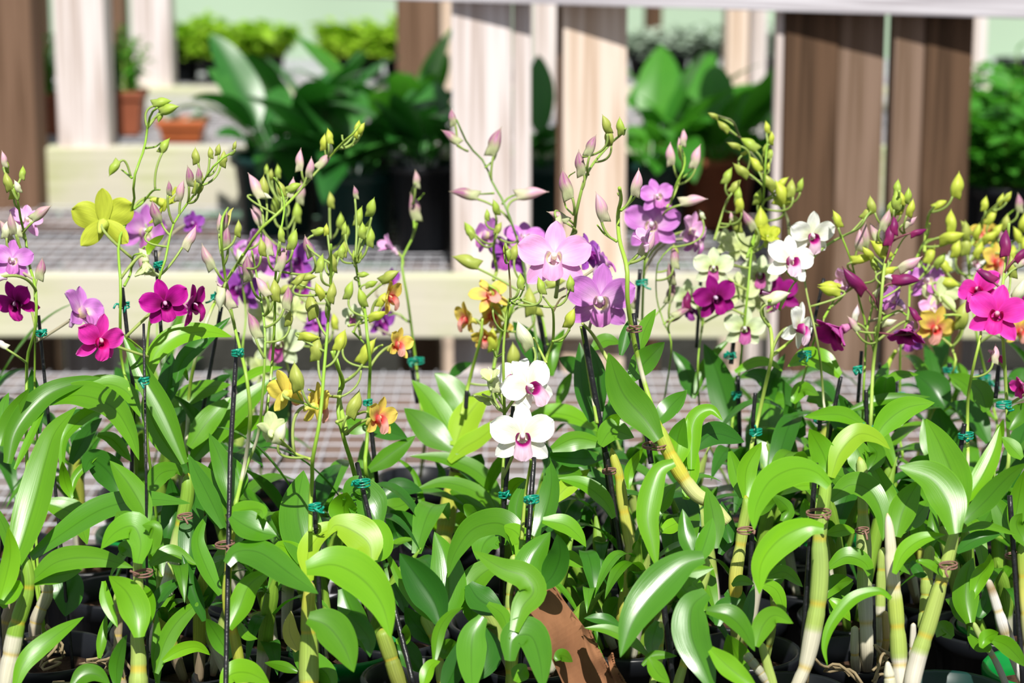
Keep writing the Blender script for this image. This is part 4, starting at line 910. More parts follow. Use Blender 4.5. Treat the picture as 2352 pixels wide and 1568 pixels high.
CN('I', [(1420, 1290), (1415, 1080)], [(0, 26), (1, 24)], [(0, (.45, .3, .1)), (1, (.5, .38, .16))], nodes=2, o=.02)
ST('I', (1330, 900), (1340, 1340), o=.02, r=17); K.d -= .02; TIE('I', 1258, 530, 'btie', 90); K.d += .02
L('I', 165, [(1040, 330), (1180, 230), (1310, 270), (1390, 420), (1400, 610)], m='leaf', o=-.03, k=.5)
L('I', 115, [(1030, 790), (1150, 715), (1280, 760), (1325, 895)], m='leaf', o=-.02); L('I', 85, [(1020, 560), (1120, 540), (1220, 545)], m='leaf_bright', o=-.0)
L('I', 180, [(1270, 160), (1240, 20), (1170, -100)], m='leaf', o=.0); L('I', 120, [(1300, 140), (1360, 20), (1290, -60)], m='leaf', o=.0)
L('I', 140, [(1030, 160), (1100, 170), (1220, 220)], m='leaf', o=.02); L('I', 110, [(1010, 990), (1080, 900), (1200, 870)], m='leaf', o=.0)
L('I', 110, [(1540, 560), (1440, 300), (1310, 60), (1270, -20)], m='leaf', o=-.01, k=.5); L('I', 90, [(1040, 1000), (1130, 1080), (1180, 1150)], m='leaf_bright', o=.0)
L('I', 110, [(1190, 880), (1100, 960), (1040, 1100)], m='leaf', o=.02)
plant('orchid on two stout canes parting in a V with chalk-white feet, front right', 2085, 1.62, 1.645, pot='pot_teal', r=.048)
CN('I', [(1530, 1640), (1510, 1420), (1500, 1250), (1480, 1000), (1460, 780), (1445, 560), (1430, 420)], [(0, 34), (.2, 48), (.4, 55), (.6, 50), (.8, 44), (1, 22)], [(0, WS), (.36, (.62, .58, .48)), (.38, PG), (.62, (.38, .47, .08)), (.68, (.66, .6, .45)), (.8, (.66, .6, .42)), (1, (.7, .65, .5))], nodes=6)
CN('I', [(1590, 1650), (1630, 1420), (1700, 1200), (1780, 930), (1850, 690), (1890, 520)], [(0, 38), (.2, 56), (.5, 56), (.8, 44), (1, 36)], [(0, WS), (.42, (.6, .56, .46)), (.44, PG), (.7, (.36, .46, .1)), (1, (.36, .5, .1))], nodes=4, o=-.01)
CN('I', [(1660, 1200), (1690, 1000), (1700, 800), (1720, 640)], [(0, 30), (.5, 42), (1, 32)], cols('p'), ext=False, o=.02)
CN('I', [(1590, 1520), (1600, 1340), (1605, 1160)], [(0, 26), (.5, 24), (1, 18)], [(0, WS), (1, (.6, .56, .48))], nodes=2, ext=False, o=.01)
CN('I', [(1455, 1640), (1445, 1540), (1430, 1420)], [(0, 44), (.6, 36), (1, 12)], [(0, (.5, .5, .3)), (1, (.66, .62, .5))], nodes=2, ext=False, o=-.02)
K.d -= .02; TIE('I', 1840, 765, 'btie', 120); K.d += .02
L('I', 100, [(1475, 830), (1540, 690), (1660, 600), (1825, 565)], m='leaf_bright', o=-.03, k=.8)
L('I', 80, [(1455, 1000), (1370, 950), (1200, 1000), (1060, 1160), (1005, 1320), (1025, 1455)], m='leaf_bright', o=-.03, k=.7)
L('I', 265, [(1885, 560), (1840, 340), (1720, 180), (1505, 105)], m='leaf', o=-.03, k=.3, fold=.12)
L('I', 250, [(1915, 460), (1880, 200), (1790, -30), (1690, -220)], m='leaf', o=.01, k=.3)
L('I', 180, [(1490, 580), (1540, 390), (1650, 190)], m='leaf', o=.0, k=.2); L('I', 130, [(1530, 540), (1630, 440), (1710, 330)], m='leaf', o=.01)
L('I', 140, [(1940, 480), (2080, 350), (2240, 180), (2370, 80)], m='leaf', o=-.01); L('I', 125, [(1940, 360), (2060, 190), (2150, 0), (2190, -170)], m='leaf_bright', o=.02)
L('I', 95, [(1895, 685), (2030, 600), (2200, 560)], m='leaf_deep', o=.0); L('I', 55, [(1930, 545), (2080, 505), (2310, 570)], m='leaf', o=.0)
L('I', 60, [(1640, 745), (1730, 780), (1820, 860)], m='leaf', o=-.02); L('I', 110, [(1700, 660), (1640, 560), (1650, 440)], m='leaf', o=.02); L('I', 90, [(1720, 650), (1740, 520), (1720, 400)], m='leaf', o=.03)
L('I', 80, [(1590, 745), (1650, 820), (1700, 840)], m='leaf_deep', o=.0); L('I', 170, [(1500, 780), (1570, 760), (1610, 790)], m='leaf', o=.04)
K.pot = V((K.pot.x, K.pot.y, SOIL))
plant('orchid on a banded white and tan cane with a cup-shaped leaf, at the right edge', 2300, 1.66, 1.70, pot='pot_green', r=.046)
CN('I', [(2370, 1600), (2310, 1440), (2240, 1260), (2190, 1120), (2140, 960), (2095, 840)], [(0, 26), (.3, 38), (.6, 42), (1, 22)], [(0, BR), (.2, (.5, .48, .36)), (.35, (.66, .64, .6)), (.55, (.68, .66, .62)), (.6, (.3, .24, .1)), (.68, (.66, .64, .62)), (.85, (.66, .63, .58)), (.9, (.3, .2, .08)), (1, (.66, .62, .55))], nodes=4)
CN('I', [(2270, 1660), (2160, 1420), (2060, 1260), (2005, 1150)], [(0, 24), (1, 20)], [(0, (.3, .3, .22)), (.6, (.38, .38, .3)), (1, PG)], nodes=3, o=-.02)
L('I', 180, [(1990, 1160), (1960, 1000), (1970, 830), (2010, 720)], m='leaf', o=-.03, k=.3, fold=.25); L('I', 110, [(2000, 1000), (2050, 860), (2110, 780), (2120, 690)], m='leaf_bright', o=-.02)
L('I', 120, [(2130, 1340), (2030, 1270), (1975, 1180)], m='leaf', o=-.03); L('I', 90, [(2060, 1330), (2100, 1260), (2180, 1225)], m='leaf_bright', o=-.04)
L('I', 120, [(2120, 1270), (2240, 1320), (2370, 1460)], m='leaf', o=-.03); L('I', 120, [(1980, 1160), (1900, 1040), (1820, 1000)], m='leaf', o=.0)
ST('I', (2225, 80), (2345, 1567), o=-.02, r=18) if 0 else ST('I', (2255, 300), (2345, 1567), o=-.02, r=18); TIE('I', 2280, 702, 'btie', 110)
L('I', 120, [(2370, 640), (2300, 500), (2340, 420)], m='leaf', o=-.03); L('I', 160, [(2290, 620), (2200, 420), (2120, 300)], m='leaf', o=.03); L('I', 130, [(2280, 560), (2320, 300), (2360, 120)], m='leaf', o=.02)
CN('I', [(2370, 1200), (2350, 900), (2335, 620)], [(0, 40), (1, 34)], [(0, (.5, .46, .34)), (.4, (.55, .52, .36)), (.7, (.5, .5, .1)), (1, GR)], o=-.02)
L('I', 100, [(2040, 1140), (2100, 1000), (2060, 900)], m='leaf_deep', o=.04); L('I', 110, [(1870, 1260), (1800, 1200), (1760, 1260)], m='leaf', o=.05)
# ================================================================ back ranks: mostly spikes, buds, flowers
plant('orchid with lilac blooms deep in the thicket of striped buds, left of centre', 600, 2.2, 2.08)
ST('D', (1675, 940), (1685, 1080), r=12, ext=False); ST('D', (1535, 1020), (1520, 1260), r=12, ext=False); ST('D', (1955, 830), (1960, 1560), r=14, ext=False); ST('D', (2160, 550), (2160, 760), r=10, ext=False)
SP('D', [(1950, 1300), (1960, 700), (1970, 300), (1940, 20), (1925, -150)], 9, col=(.12, .2, .05)); SP('D', [(1640, 900), (1660, 600), (1620, 300), (1560, 150)], 9)
SP('D', [(2230, 520), (2235, 300), (2225, 130), (2250, 60)], 8, col=SDK, ext=False)
FL('D', 1680, 110, 230, 'lilac', 60, 0, 20, open_=.55); FL('D', 1740, 210, 320, 'lilac', -10, 5, 0, o=.03); FL('D', 1620, 420, 320, 'purple', -20, -10, 15, o=.04)
FL('D', 1990, 230, 280, 'purple', 15, 0, -10, o=.06); FL('D', 2010, 430, 260, 'purple', 60, -10, 0, o=.06); FL('D', 2130, 640, 200, 'purple', 10, 0, 0, o=.06)
FL('D', 1880, 790, 330, 'green', 0, -6, 8, o=-.06); FL('D', 1990, 560, 240, 'bract', 30, 10, 0, o=.05, lip=False); FL('D', 1790, 590, 260, 'bract', -30, 10, 0, o=.06, lip=False); FL('D', 1760, 960, 230, 'bract', -20, -10, 0, o=.08, lip=False)
BD('D', '1935,430,120,60,o 2330,40,100,20,g 2060,380,120,30,o 1810,430,120,0,o 1975,60,100,10,g 2250,640,110,0,y 1620,210,120,-20,w')
BD('A', '1805,1140,70,-5,g 1870,1155,90,3,g 1835,1180,80,0,o 1850,1380,120,0,g 1995,1430,140,5,g 2020,1300,150,10,p 1730,1450,130,-20,p 1890,1280,100,-30,g 2225,1350,110,0,o 2290,1490,110,10,g')
L('D', 180, [(1700, 1567), (1900, 1250), (2000, 1080)], m='leaf_deep', o=.0)
plant('orchid with faded lilac bloom behind the lime flower at left', 330, 2.2, 2.1)
SP('D', [(1080, 900), (1060, 700), (1075, 300), (1010, 60), (980, -20)], 8); FL('A', 960, 1560, 330, 'lilac', 40, -10, 10); FL('A', 1290, 1510, 170, 'purple', 40, 0, 0, open_=.7, o=.06)
L('D', 170, [(900, 1250), (850, 1080), (780, 950)], m='leaf_deep')
plant('orchid with mauve blooms stacked at the top of its stem, right of centre', 1490, 2.1, 2.0)
ST('E', (2030, 290), (2005, 620), r=14, ext=False); TIE('E', 2040, 375, wpx=80)
SP('B', [(2060, 1760), (2130, 1560), (2215, 1425), (2270, 1250), (2320, 1150), (2330, 1060), (2290, 960)], 12); SP('C', [(-60, 1400), (0, 1290), (45, 1130), (30, 1030), (20, 980)], 9, ext=False, col=(.38, .52, .1)); SP('C', [(45, 1200), (90, 1165), (130, 1130)], 7, ext=False)
SP('E', [(2240, 830), (2185, 640), (2140, 470), (2150, 250), (2240, 140)], 8); SP('E', [(2080, 650), (2150, 580), (2215, 510)], 8, ext=False); SP('E', [(2190, 660), (2250, 600), (2300, 560)], 6, ext=False)
FL('B', 2140, 1330, 230, 'lilac', 10, 5, -10, o=.0); FL('B', 2110, 1520, 360, 'lilac', -8, -5, 0, o=.01); FL('C', 90, 1560, 250, 'pale', 50, 0, 10, o=.03, open_=.8); FL('F', 130, 100, 220, 'lilac', 60, -20, 0, o=.04)
BD('B', '2245,1040,150,-8,k 2315,930,110,10,k'); BD('C', '150,1060,160,12,k 40,930,100,5,k 20,975,90,0,k 120,1365,180,78,k 170,1450,70,-20,w'); BD('E', '2250,210,150,0,m 2225,320,150,-5,m 2250,450,150,15,m 2340,490,120,10,d 1970,500,110,0,m 2310,590,130,60,m 2255,170,100,0,o')
plant('orchid with a dark arching bud spike and pale green blooms with plum lips, upper right', 1655, 2.12, 2.02)
ST('F', (420, 1005), (432, 1400), r=15); TIE('F', 412, 1130, wpx=70); ST('F', (170, 340), (140, 820), o=.05, r=12, ext=False); ST('F', (390, 782), (375, 930), r=15, ext=False); TIE('F', 365, 868, wpx=80)
SP('F', [(375, 1400), (400, 1160), (430, 980), (465, 650), (490, 400), (515, 150), (550, 60)], 13)
SP('F', [(500, 200), (620, -60), (760, 0), (770, -40)], 8, ext=False) if 0 else None
SP('C', [(770, 1620), (755, 1480), (700, 1380), (655, 1300), (600, 1180), (555, 1090), (500, 1020), (435, 930), (385, 820), (310, 790), (235, 765)], 12, ext=False, col=(.14, .16, .06), o=.02)
SP('C', [(480, 1740), (560, 1500), (590, 1350), (600, 1220), (610, 1050), (620, 950), (610, 870)], 9, ext=False); SP('C', [(260, 1620), (330, 1400), (400, 1260), (430, 1220)], 9, ext=False, col=(.3, .42, .08)); SP('C', [(440, 930), (360, 890)], 6, ext=False, col=SDK); SP('C', [(600, 1220), (520, 1210), (470, 1180)], 6, ext=False, col=SDK)
SP('F', [(150, 1000), (175, 700), (200, 550)], 10)
BD('C', '255,775,80,-70,o 325,845,110,-50,o 395,975,100,-75,o 490,980,140,-50,g 445,1140,130,-55,o 530,1110,120,-30,y 360,1190,120,20,g 475,1035,60,60,y 610,860,85,-5,y 640,930,90,8,y 620,1010,100,0,g 645,1035,80,5,g 630,1215,150,-45,o 700,1300,170,-20,y 725,1240,110,40,y 790,1270,130,0,o 850,1250,100,10,g 430,1310,110,0,g 440,1370,130,-5,y 410,1260,110,35,o 500,1480,150,-35,m 560,1490,190,5,y 565,1330,110,10,g 720,1360,120,110,y 400,1510,130,-10,o 630,1120,50,0,y 370,1460,60,0,k')
FL('F', 255, 285, 260, 'green', -4, 0, 4, o=-.01); FL('F', 460, 690, 270, 'green', 6, -8, 6, o=-.01); FL('F', 560, 330, 250, 'green', 10, 0, 10, o=.04); FL('F', 90, 480, 230, 'green', -20, -10, 0, o=.05); FL('F', 430, 450, 260, 'bract', 10, 0, 0, o=.03, lip=False)
FL('F', 440, 150, 240, 'bract', -20, 0, 0, o=.04, lip=False); FL('F', 350, 110, 200, 'bract', 30, 20, 0, o=.05, lip=False); FL('F', 615, 85, 190, 'yg', 15, 40, 0, o=.0, open_=.4); FL('F', 540, 520, 180, 'bract', 40, 0, 0, o=.05, lip=False)
L('F', 200, [(390, 1400), (340, 1180), (270, 960), (190, 790)], m='leaf_deep', o=.0, k=.2); L('F', 75, [(120, 1160), (200, 940), (375, 745)], m='leaf', o=.02); L('F', 130, [(130, 1150), (60, 950), (-20, 840)], m='leaf_deep', o=.03)
L('F', 170, [(860, 1360), (720, 1150), (570, 1010), (440, 1000)], m='leaf_deep', o=-.02); L('F', 70, [(400, 980), (540, 910), (650, 920), (725, 980)], m='leaf_bright', o=-.03); L('F', 130, [(820, 1580), (700, 1400), (570, 1290)], m='leaf', o=-.05)
FL('F', 265, 485, 290, 'wine', 12, -8, -20, o=-.03); FL('F', 705, 470, 260, 'wine', -20, 5, -15, o=.05); FL('F', 120, 560, 180, 'purple', -30, -20, 0, o=.06)
plant('orchid with three pure white pink-throated blooms on a long pale stem, right', 1780, 1.98, 1.9)
ST('F', (538, 1122), (520, 1330), r=14); TIE('F', 540, 1385, wpx=80)
SP('F', [(505, 1540), (545, 1350), (600, 1100), (645, 900), (650, 780), (635, 670), (585, 600), (590, 530), (640, 500)], 16, col=(.42, .58, .1), sheaths=(.35,), top=.7)
SP('F', [(1020, 1430), (1000, 1200), (985, 1000), (965, 830), (930, 650), (895, 500), (870, 350), (880, 260)], 12, col=(.3, .38, .1), sheaths=(.45, .6)); SP('F', [(880, 260), (1000, 140), (1140, 60), (1240, 10), (1290, -70), (1330, -110)], 11, ext=False, col=(.3, .45, .1))
SP('F', [(650, 870), (730, 810), (790, 760)], 14, ext=False, col=(.42, .58, .1)); SP('F', [(700, 560), (780, 410), (820, 360)], 10, ext=False)
FL('F', 765, 235, 330, 'white', 22, 8, 12, o=-.01); FL('F', 915, 60, 300, 'white', 15, -20, 0, o=.01); FL('F', 820, 680, 320, 'white', 55, -8, 20, o=-.02)
FL('F', 690, 480, 200, 'pale', -60, -20, 50, o=.0, open_=.15, lip=False, slim=.7); BD('F', '690,490,190,65,w 1000,620,0.1,0,w 1040,420,150,-80,y')
BD('C', '1080,1480,120,-18,y 1300,1440,110,40,o')
ST('F', (1000, 350), (905, 770), o=.03, r=12, ext=False); ST('F', (905, 740), (860, 900), o=.03, r=13, ext=False); TIE('F', 870, 860, wpx=90); SP('F', [(815, 1190), (870, 1000), (915, 830), (960, 700)], 12, o=.03)
ST('F', (1115, 1010), (1040, 1400), o=.03, r=15); ST('F', (980, 1225), (970, 1380), o=-.01, r=15, ext=False); TIE('F', 978, 1300, wpx=90)
L('F', 150, [(1110, 1010), (1000, 920), (880, 890), (755, 945)], m='leaf_bright', o=.02, k=.8); L('F', 110, [(1280, 1345), (1100, 1270), (865, 1285)], m='leaf_bright', o=-.01); L('F', 100, [(790, 1190), (860, 1100), (970, 1140)], m='leaf_bright', o=.02)
L('F', 130, [(1200, 1420), (1110, 1330), (1020, 1220)], m='leaf_deep', o=.0); L('F', 140, [(860, 1420), (800, 1320), (740, 1200)], m='leaf_deep', o=.03); L('F', 110, [(1060, 1200), (960, 1150), (880, 1180)], o=.04)
plant('orchid with drooping crumpled magenta bloom and plum wilted buds, right', 2000, 1.95, 1.9)
ST('F', (1285, 1103), (1290, 1340), r=15); TIE('F', 1295, 1365, wpx=80); ST('F', (1255, 840), (1230, 1190), o=.06, r=13, ext=False); TIE('F', 1228, 960, wpx=60)
SP('F', [(1315, 1350), (1330, 1000), (1350, 800), (1380, 600), (1400, 350), (1425, 180), (1460, -20), (1500, -130), (1510, -240)], 16, col=(.38, .55, .1), sheaths=(.2,)); SP('F', [(1270, 1090), (1285, 700), (1240, 500), (1190, 250), (1100, 20), (1060, -60)], 11, o=.03); SP('F', [(1390, 630), (1500, 570), (1560, 600)], 11, ext=False)
SP('F', [(1290, 700), (1360, 420), (1420, 200)], 9, o=.02, ext=False); SP('F', [(1420, 300), (1520, 110), (1560, 60)], 8, ext=False); SP('F', [(1000, 620), (1080, 480)], 10, ext=False)
FL('F', 1120, 690, 330, 'magenta', -70, -35, -10, o=-.01, open_=.45); FL('F', 1575, 690, 270, 'magenta', -30, -60, 0, o=-.0, open_=.5); FL('F', 1500, 500, 250, 'lilac', -70, 20, 0, o=.03, open_=.6); FL('F', 1180, 380, 220, 'pale', -60, 0, 50, o=.01, open_=.3)
BD('F', '1210,350,220,-48,d 1555,375,190,85,d 1460,50,170,10,d 1640,30,120,75,d 1040,415,150,-75,y 1370,160,170,-40,y 1230,90,150,5,k 1290,60,170,-5,p 1330,40,130,-15,p 1210,580,110,20,l 1190,660,120,-30,p 1440,640,100,80,w 1580,240,170,65,k 1440,290,120,70,y 1300,170,110,-50,y 1330,250,110,-20,g 1600,590,120,-30,d 1260,230,140,80,y 1450,350,100,-80,l 1390,420,120,60,p')
BD('C', '1505,1265,110,0,g 1560,1320,110,10,g 1480,1350,130,5,g 1580,1400,120,20,y 1470,1400,130,12,g 1410,1480,150,25,p 1530,1400,110,10,y 1580,1490,110,60,k 1465,1520,130,5,d 1330,1380,120,-15,o 1520,1340,90,0,y')
L('F', 75, [(1180, 1240), (1400, 1170), (1720, 1150)], m='leaf', o=.0); L('F', 65, [(1390, 1080), (1500, 1010), (1640, 1000)], m='leaf', o=.02); L('F', 110, [(1240, 1400), (1180, 1250), (1100, 1130)], m='leaf_deep', o=.03); L('F', 120, [(1300, 1400), (1400, 1300), (1440, 1200)], m='leaf', o=.03)
plant('orchid with a mixed yellow and maroon bloom under a pale purple one, right', 2065, 2.12, 2.03)
ST('F', (1490, 1042), (1485, 1235), r=14); TIE('F', 1505, 1140, wpx=80); ST('F', (1375, 920), (1420, 1260), r=12, ext=False)
SP('F', [(1530, 1560), (1510, 1400), (1515, 1050), (1520, 800), (1570, 600), (1580, 400)], 12, sheaths=(.2,)); SP('F', [(1410, 990), (1450, 900), (1485, 840)], 22, ext=False, col=(.38, .5, .06))
SP('F', [(1880, 960), (1870, 820), (1940, 680), (1920, 600), (1810, 600)], 13, col=(.42, .58, .1)); SP('F', [(1865, 810), (1790, 740), (1750, 710)], 11, ext=False, col=(.42, .58, .1)); SP('F', [(1690, 300), (1640, 200), (1700, 60), (1715, -20)], 9, ext=False)
SP('C', [(1680, 1700), (1690, 1560), (1710, 1450), (1750, 1390)], 12, ext=False, col=(.4, .55, .08)); SP('F', [(1590, 300), (1680, 110), (1790, 80)], 9, ext=False)
FL('F', 1740, 680, 280, 'yellow', 20, -20, 20, o=.0); FL('F', 1690, 370, 260, 'lilac', 20, 10, 0, o=.02); FL('F', 1620, 300, 180, 'bract', -20, 10, 0, o=.05, lip=False); FL('F', 1790, 470, 240, 'bract', 170, 0, 0, o=.01, lip=False); FL('F', 1580, 760, 200, 'purple', -20, -20, 0, o=.03); FL('F', 1720, 560, 180, 'pale', 20, 0, 0, o=.01)
BD('C', '1790,1385,110,60,y 1890,1245,170,15,y 1870,1490,150,-5,y'); BD('F', '1865,60,170,80,y 1950,600,190,5,o 1850,390,130,100,y 1780,220,120,40,g 1730,190,140,20,y')
L('F', 220, [(1830, 1230), (1740, 1100), (1610, 985)], m='leaf_deep', o=.0); L('F', 140, [(2050, 1190), (1960, 1070), (1840, 1000)], m='leaf', o=-.01); L('F', 160, [(2110, 1460), (2000, 1270), (1840, 1190)], m='leaf_deep', o=-.05); L('F', 200, [(1880, 1580), (1800, 1380), (1770, 1210)], m='leaf_deep', o=-.03)
L('F', 180, [(1830, 1620), (1740, 1460), (1670, 1295)], m='leaf', o=-.12, k=.3); L('F', 75, [(2100, 1600), (2170, 1460), (2215, 1295)], m='leaf_bright', o=-.12)
plant('orchid with the brightest pink pair of blooms, at the right edge', 2220, 1.9, 1.85)
ST('F', (1950, 1330), (1915, 1560), r=17); TIE('F', 1958, 1410, wpx=100)
SP('F', [(1970, 1640), (1970, 1350), (1975, 1150), (2010, 950), (2055, 760), (2060, 700)], 17, col=(.38, .55, .08), sheaths=(.35, .55))
SP('F', [(2240, 1640), (2240, 1300), (2225, 1000), (2210, 750), (2200, 500), (2220, 300), (2240, 150), (2250, -20)], 17, col=(.38, .55, .1), sheaths=(.25,)); TIE('F', 2215, 1200, wpx=100); ST('F', (2180, 940), (2160, 1160), o=.03, r=15, ext=False)
FL('F', 2170, 600, 380, 'hot', -14, 4, 12, o=-.02); FL('F', 2060, 440, 320, 'hot', -50, 20, -20, o=.02); FL('F', 2145, 860, 150, 'hot', 20, -50, 20, o=.01, open_=.15, lip=False); FL('F', 2350, 510, 200, 'magenta', 20, 0, 0, o=.03); FL('F', 2365, 1085, 190, 'hot', -70, -10, 0, open_=.4)
BD('F', '2090,340,150,-55,d 2240,110,190,0,d 2330,180,130,45,d 2310,430,170,25,w 2150,860,130,10,k 2260,270,150,0,o 2350,250,120,60,p')
L('F', 130, [(2250, 1370), (2300, 1280), (2370, 1190)], m='leaf', o=.0); L('F', 110, [(2340, 1567), (2260, 1480), (2200, 1420)], m='leaf', o=-.04); L('F', 160, [(2100, 1250), (2060, 1120), (1980, 1040)], m='leaf', o=.04)
plant('orchid with small yellow and orange blooms in the far right rank', 2290, 2.2, 2.1)
ST('F', (2060, 960), (2110, 1340), r=16); TIE('F', 2070, 1020, wpx=110); ST('F', (2180, 940), (2175, 1120), r=14, ext=False); TIE('F', 2140, 1060, wpx=60); ST('F', (1850, 920), (1850, 980), r=18, ext=False); TIE('F', 1850, 965, wpx=90)
SP('F', [(2170, 1400), (2140, 1200), (2080, 950), (2045, 800), (2020, 650), (1990, 400), (1975, 200)], 13, sheaths=(.3,)); SP('C', [(1960, 1700), (2060, 1560), (2080, 1470), (2180, 1370), (2260, 1310)], 11, ext=False, col=(.4, .52, .1)); SP('C', [(2120, 1700), (2200, 1500), (2330, 1380)], 9, ext=False)
FL('F', 2150, 240, 250, 'yellow', 40, 0, 10); FL('F', 2090, 60, 200, 'yellow', -20, 10, 0, o=.04, open_=.7); FL('F', 2310, 700, 220, 'yellow', 40, -10, 0, o=-.04); FL('F', 1880, 270, 200, 'white', -60, 20, 0, o=.02, open_=.5, lip=False); FL('F', 2010, 250, 150, 'white', 20, 20, 0, o=.02, open_=.4)
BD('C', '2095,1375,100,5,y 2190,1345,90,25,y 2250,1330,80,25,y 2140,1470,120,30,y 1950,1540,110,-25,o 2310,1370,130,0,m 2240,1500,110,0,o 2340,1500,130,10,y'); BD('F', '1905,150,130,10,y 1970,120,150,0,o 2040,150,120,30,y 1800,260,130,-30,y 2080,110,120,40,o 2200,60,130,0,m 2180,30,110,30,y 2270,170,110,10,y 2300,60,120,-20,y 2350,120,110,0,y 1950,30,140,0,o 2030,30,110,20,y 2120,60,120,60,y')
L('F', 150, [(1960, 1100), (1900, 980), (1800, 950)], m='leaf', o=.02); L('F', 140, [(2250, 1150), (2320, 1010), (2370, 960)], m='leaf_deep', o=.04)
# ---------------------------------------------------------------- flowerless orchids filling the ranks between
def rank(px, y, h, label, n, seed, tilt=0, tone=None):
    global R
    keep = R; R = random.Random(seed); d = math.cos(PITCH) * y - math.sin(PITCH) * (SOIL + .1 - CAM.z)
    plant(label, px, y, d, pot=R.choice(['pot_black', 'pot_black', 'pot_black', 'pot_black', 'pot_black', 'pot_green']), group='leafy orchids filling the ranks')
    p0 = K.pot
    for c in range(R.choice((2, 3))):
        a = R.uniform(0, 6.28); top = p0 + V((math.cos(a) * .05 + R.uniform(-.02, .02), math.sin(a) * .04, h * R.uniform(.45, .75)))
        st = p0 + V((math.cos(a) * .015, math.sin(a) * .015, -.01)); mid = st.lerp(top, .5) + V((0, 0, .01))
        cl = catmull([tuple(st), tuple(mid), tuple(top)], 18); cc = cols(R.choice(('pw', 'g', 'yb', 'gw')), .35)
        mb = MB(); tube(mb, cl, [(.0033 + .0025 * math.sin(i / 17 * 2.6)) * min(1, max(.12, (17 - i) / 4)) for i in range(18)], 9, [interp(cc, i / 17) for i in range(18)]); mb.build('cane', M['cane'], K.t)
        for j in range(n):
            s = .45 + .55 * (j + R.random()) / n; b = cl[min(17, int(s * 17))]; az = a + j * 2.6 + R.uniform(-.6, .6); ln = h * R.uniform(.38, .62); w = ln * R.uniform(.075, .115)
            out = V((math.cos(az), math.sin(az), 0)); up = R.uniform(.5, 1.5); dr = R.uniform(.5, 1.6)
            cen = []; sd = []; no = []; s1 = V((-math.sin(az), math.cos(az), 0))
            for i in range(14):
                q = i / 13; cen.append(b + out * (ln * (q * .75)) + V((0, 0, ln * (up * q - dr * q * q * .8))))
            for i in range(14):
                tg = (cen[min(13, i + 1)] - cen[max(0, i - 1)]).normalized(); sd.append(s1); no.append(s1.cross(tg) * -1 if s1.cross(tg).z < 0 else s1.cross(tg))
            mb = MB(); blade(mb, cen, sd, no, w, .2, .05, R.uniform(0, 6)); mb.build('leaf', M[tone or R.choice(['leaf', 'leaf_deep', 'leaf_blue', 'leaf_deep'])], K.t)
    R = keep
LB = 'leafy orchid without blooms, '
for i, (px, y, h, lb, n) in enumerate([
    (210, 1.95, .27, 'behind the bark pot at left', 5), (60, 2.0, .28, 'second rank at the left edge', 5), (560, 1.84, .24, 'low between the two tall stakes at left', 4),
    (330, 2.06, .27, 'behind the hot pink bloom', 4), (480, 2.12, .27, 'behind the long bare bud stems', 4), (690, 1.85, .24, 'behind the stout swollen cane', 4),
    (800, 1.76, .22, 'in the gap right of the stout cane', 4), (1060, 1.76, .2, 'low under the arching centre leaf', 4),
    (890, 1.72, .19, 'low behind the leaning stake', 3), (1320, 1.86, .2, 'behind the torn cardboard', 4), (1500, 1.92, .24, 'behind the amber jointed cane', 4),
    (1600, 1.8, .23, 'right of the lance-shaped leaf', 4), (1640, 2.0, .27, 'under the plum-lipped blooms', 5), (1780, 1.72, .22, 'behind the front stake at right', 4),
    (1780, 1.86, .26, 'under the three white blooms', 5), (1900, 1.84, .25, 'behind the smooth cane at right', 5), (1930, 2.06, .26, 'before the dark posts', 5),
    (2060, 1.84, .25, 'behind the V-shaped canes', 5), (2200, 1.80, .22, 'beside the green pot', 5), (2200, 2.04, .27, 'far right, third rank', 5), (2330, 1.9, .27, 'right edge, second rank', 5),
    (2100, 2.2, .27, 'furthest rank, right', 4), (2340, 2.15, .27, 'furthest rank, right edge', 4), 
    (1820, 2.2, .25, 'furthest rank, before the left dark post', 4), (440, 1.70, .2, 'low beside the leaning white cane', 4), (620, 1.66, .17, 'small one right of the yellow-banded cane', 4), (210, 1.64, .13, 'small one beside the bark pot', 3),
    (830, 1.62, .15, 'small one under the huge drooping leaf', 4), (1100, 1.70, .2, 'small one left of the striped cane at centre', 4), (1470, 1.72, .17, 'small one right of the cardboard', 4), (1960, 1.66, .14, 'small one left of the teal pot', 3),
    (1660, 1.68, .17, 'small one behind the hanging glossy leaf', 4), (2210, 1.70, .17, 'small one left of the banded cane', 4)]):
    rank(px, y, h * (.72 if y > 1.9 else .82), LB + lb, n, 100 + i)
# ================================================================ benches, posts, rail, wall
BENCH = None
def bench(label, x, y, z):
    global BENCH
    BENCH = thing('slatted_bench', label, 'bench', (x, y, 0))
def legs(xs, ys, z):
    for x in xs:
        for y in ys:
            mb = MB(); mb.box((x, y, z / 2), (.089, .089, z)); mb.build('leg', M['wood_brown'], BENCH, smooth=False)
def board(name, a, b, h, t, mat, label, cat='board', group=None):
    """board whose front top edge runs a > b (world), height h, thickness t going back"""
    a, b = V(a), V(b); ln = (b - a); u = ln.normalized(); yaw = math.atan2(u.y, u.x); pit = math.asin(u.z)
    me = bpy.data.meshes.new(name); bm = __import__('bmesh').new(); import bmesh
    bmesh.ops.create_cube(bm, size=1)
    for v in bm.verts: v.co = V((v.co.x * ln.length, (v.co.y + .5) * t, (v.co.z - .5) * h))
    bmesh.ops.bevel(bm, geom=bm.edges[:], offset=min(.003, t * .2), segments=2, profile=.6, affect='EDGES')
    bm.to_mesh(me); bm.free(); me.materials.append(mat); o = bpy.data.objects.new(name, me); C.objects.link(o)
    o.location = (a + b) / 2; o.rotation_euler = (0, -pit, yaw)
    if cat in ('slat', 'board'): o.parent = BENCH; o.location -= BENCH.location; return o
    return tag(o, label, cat, group)
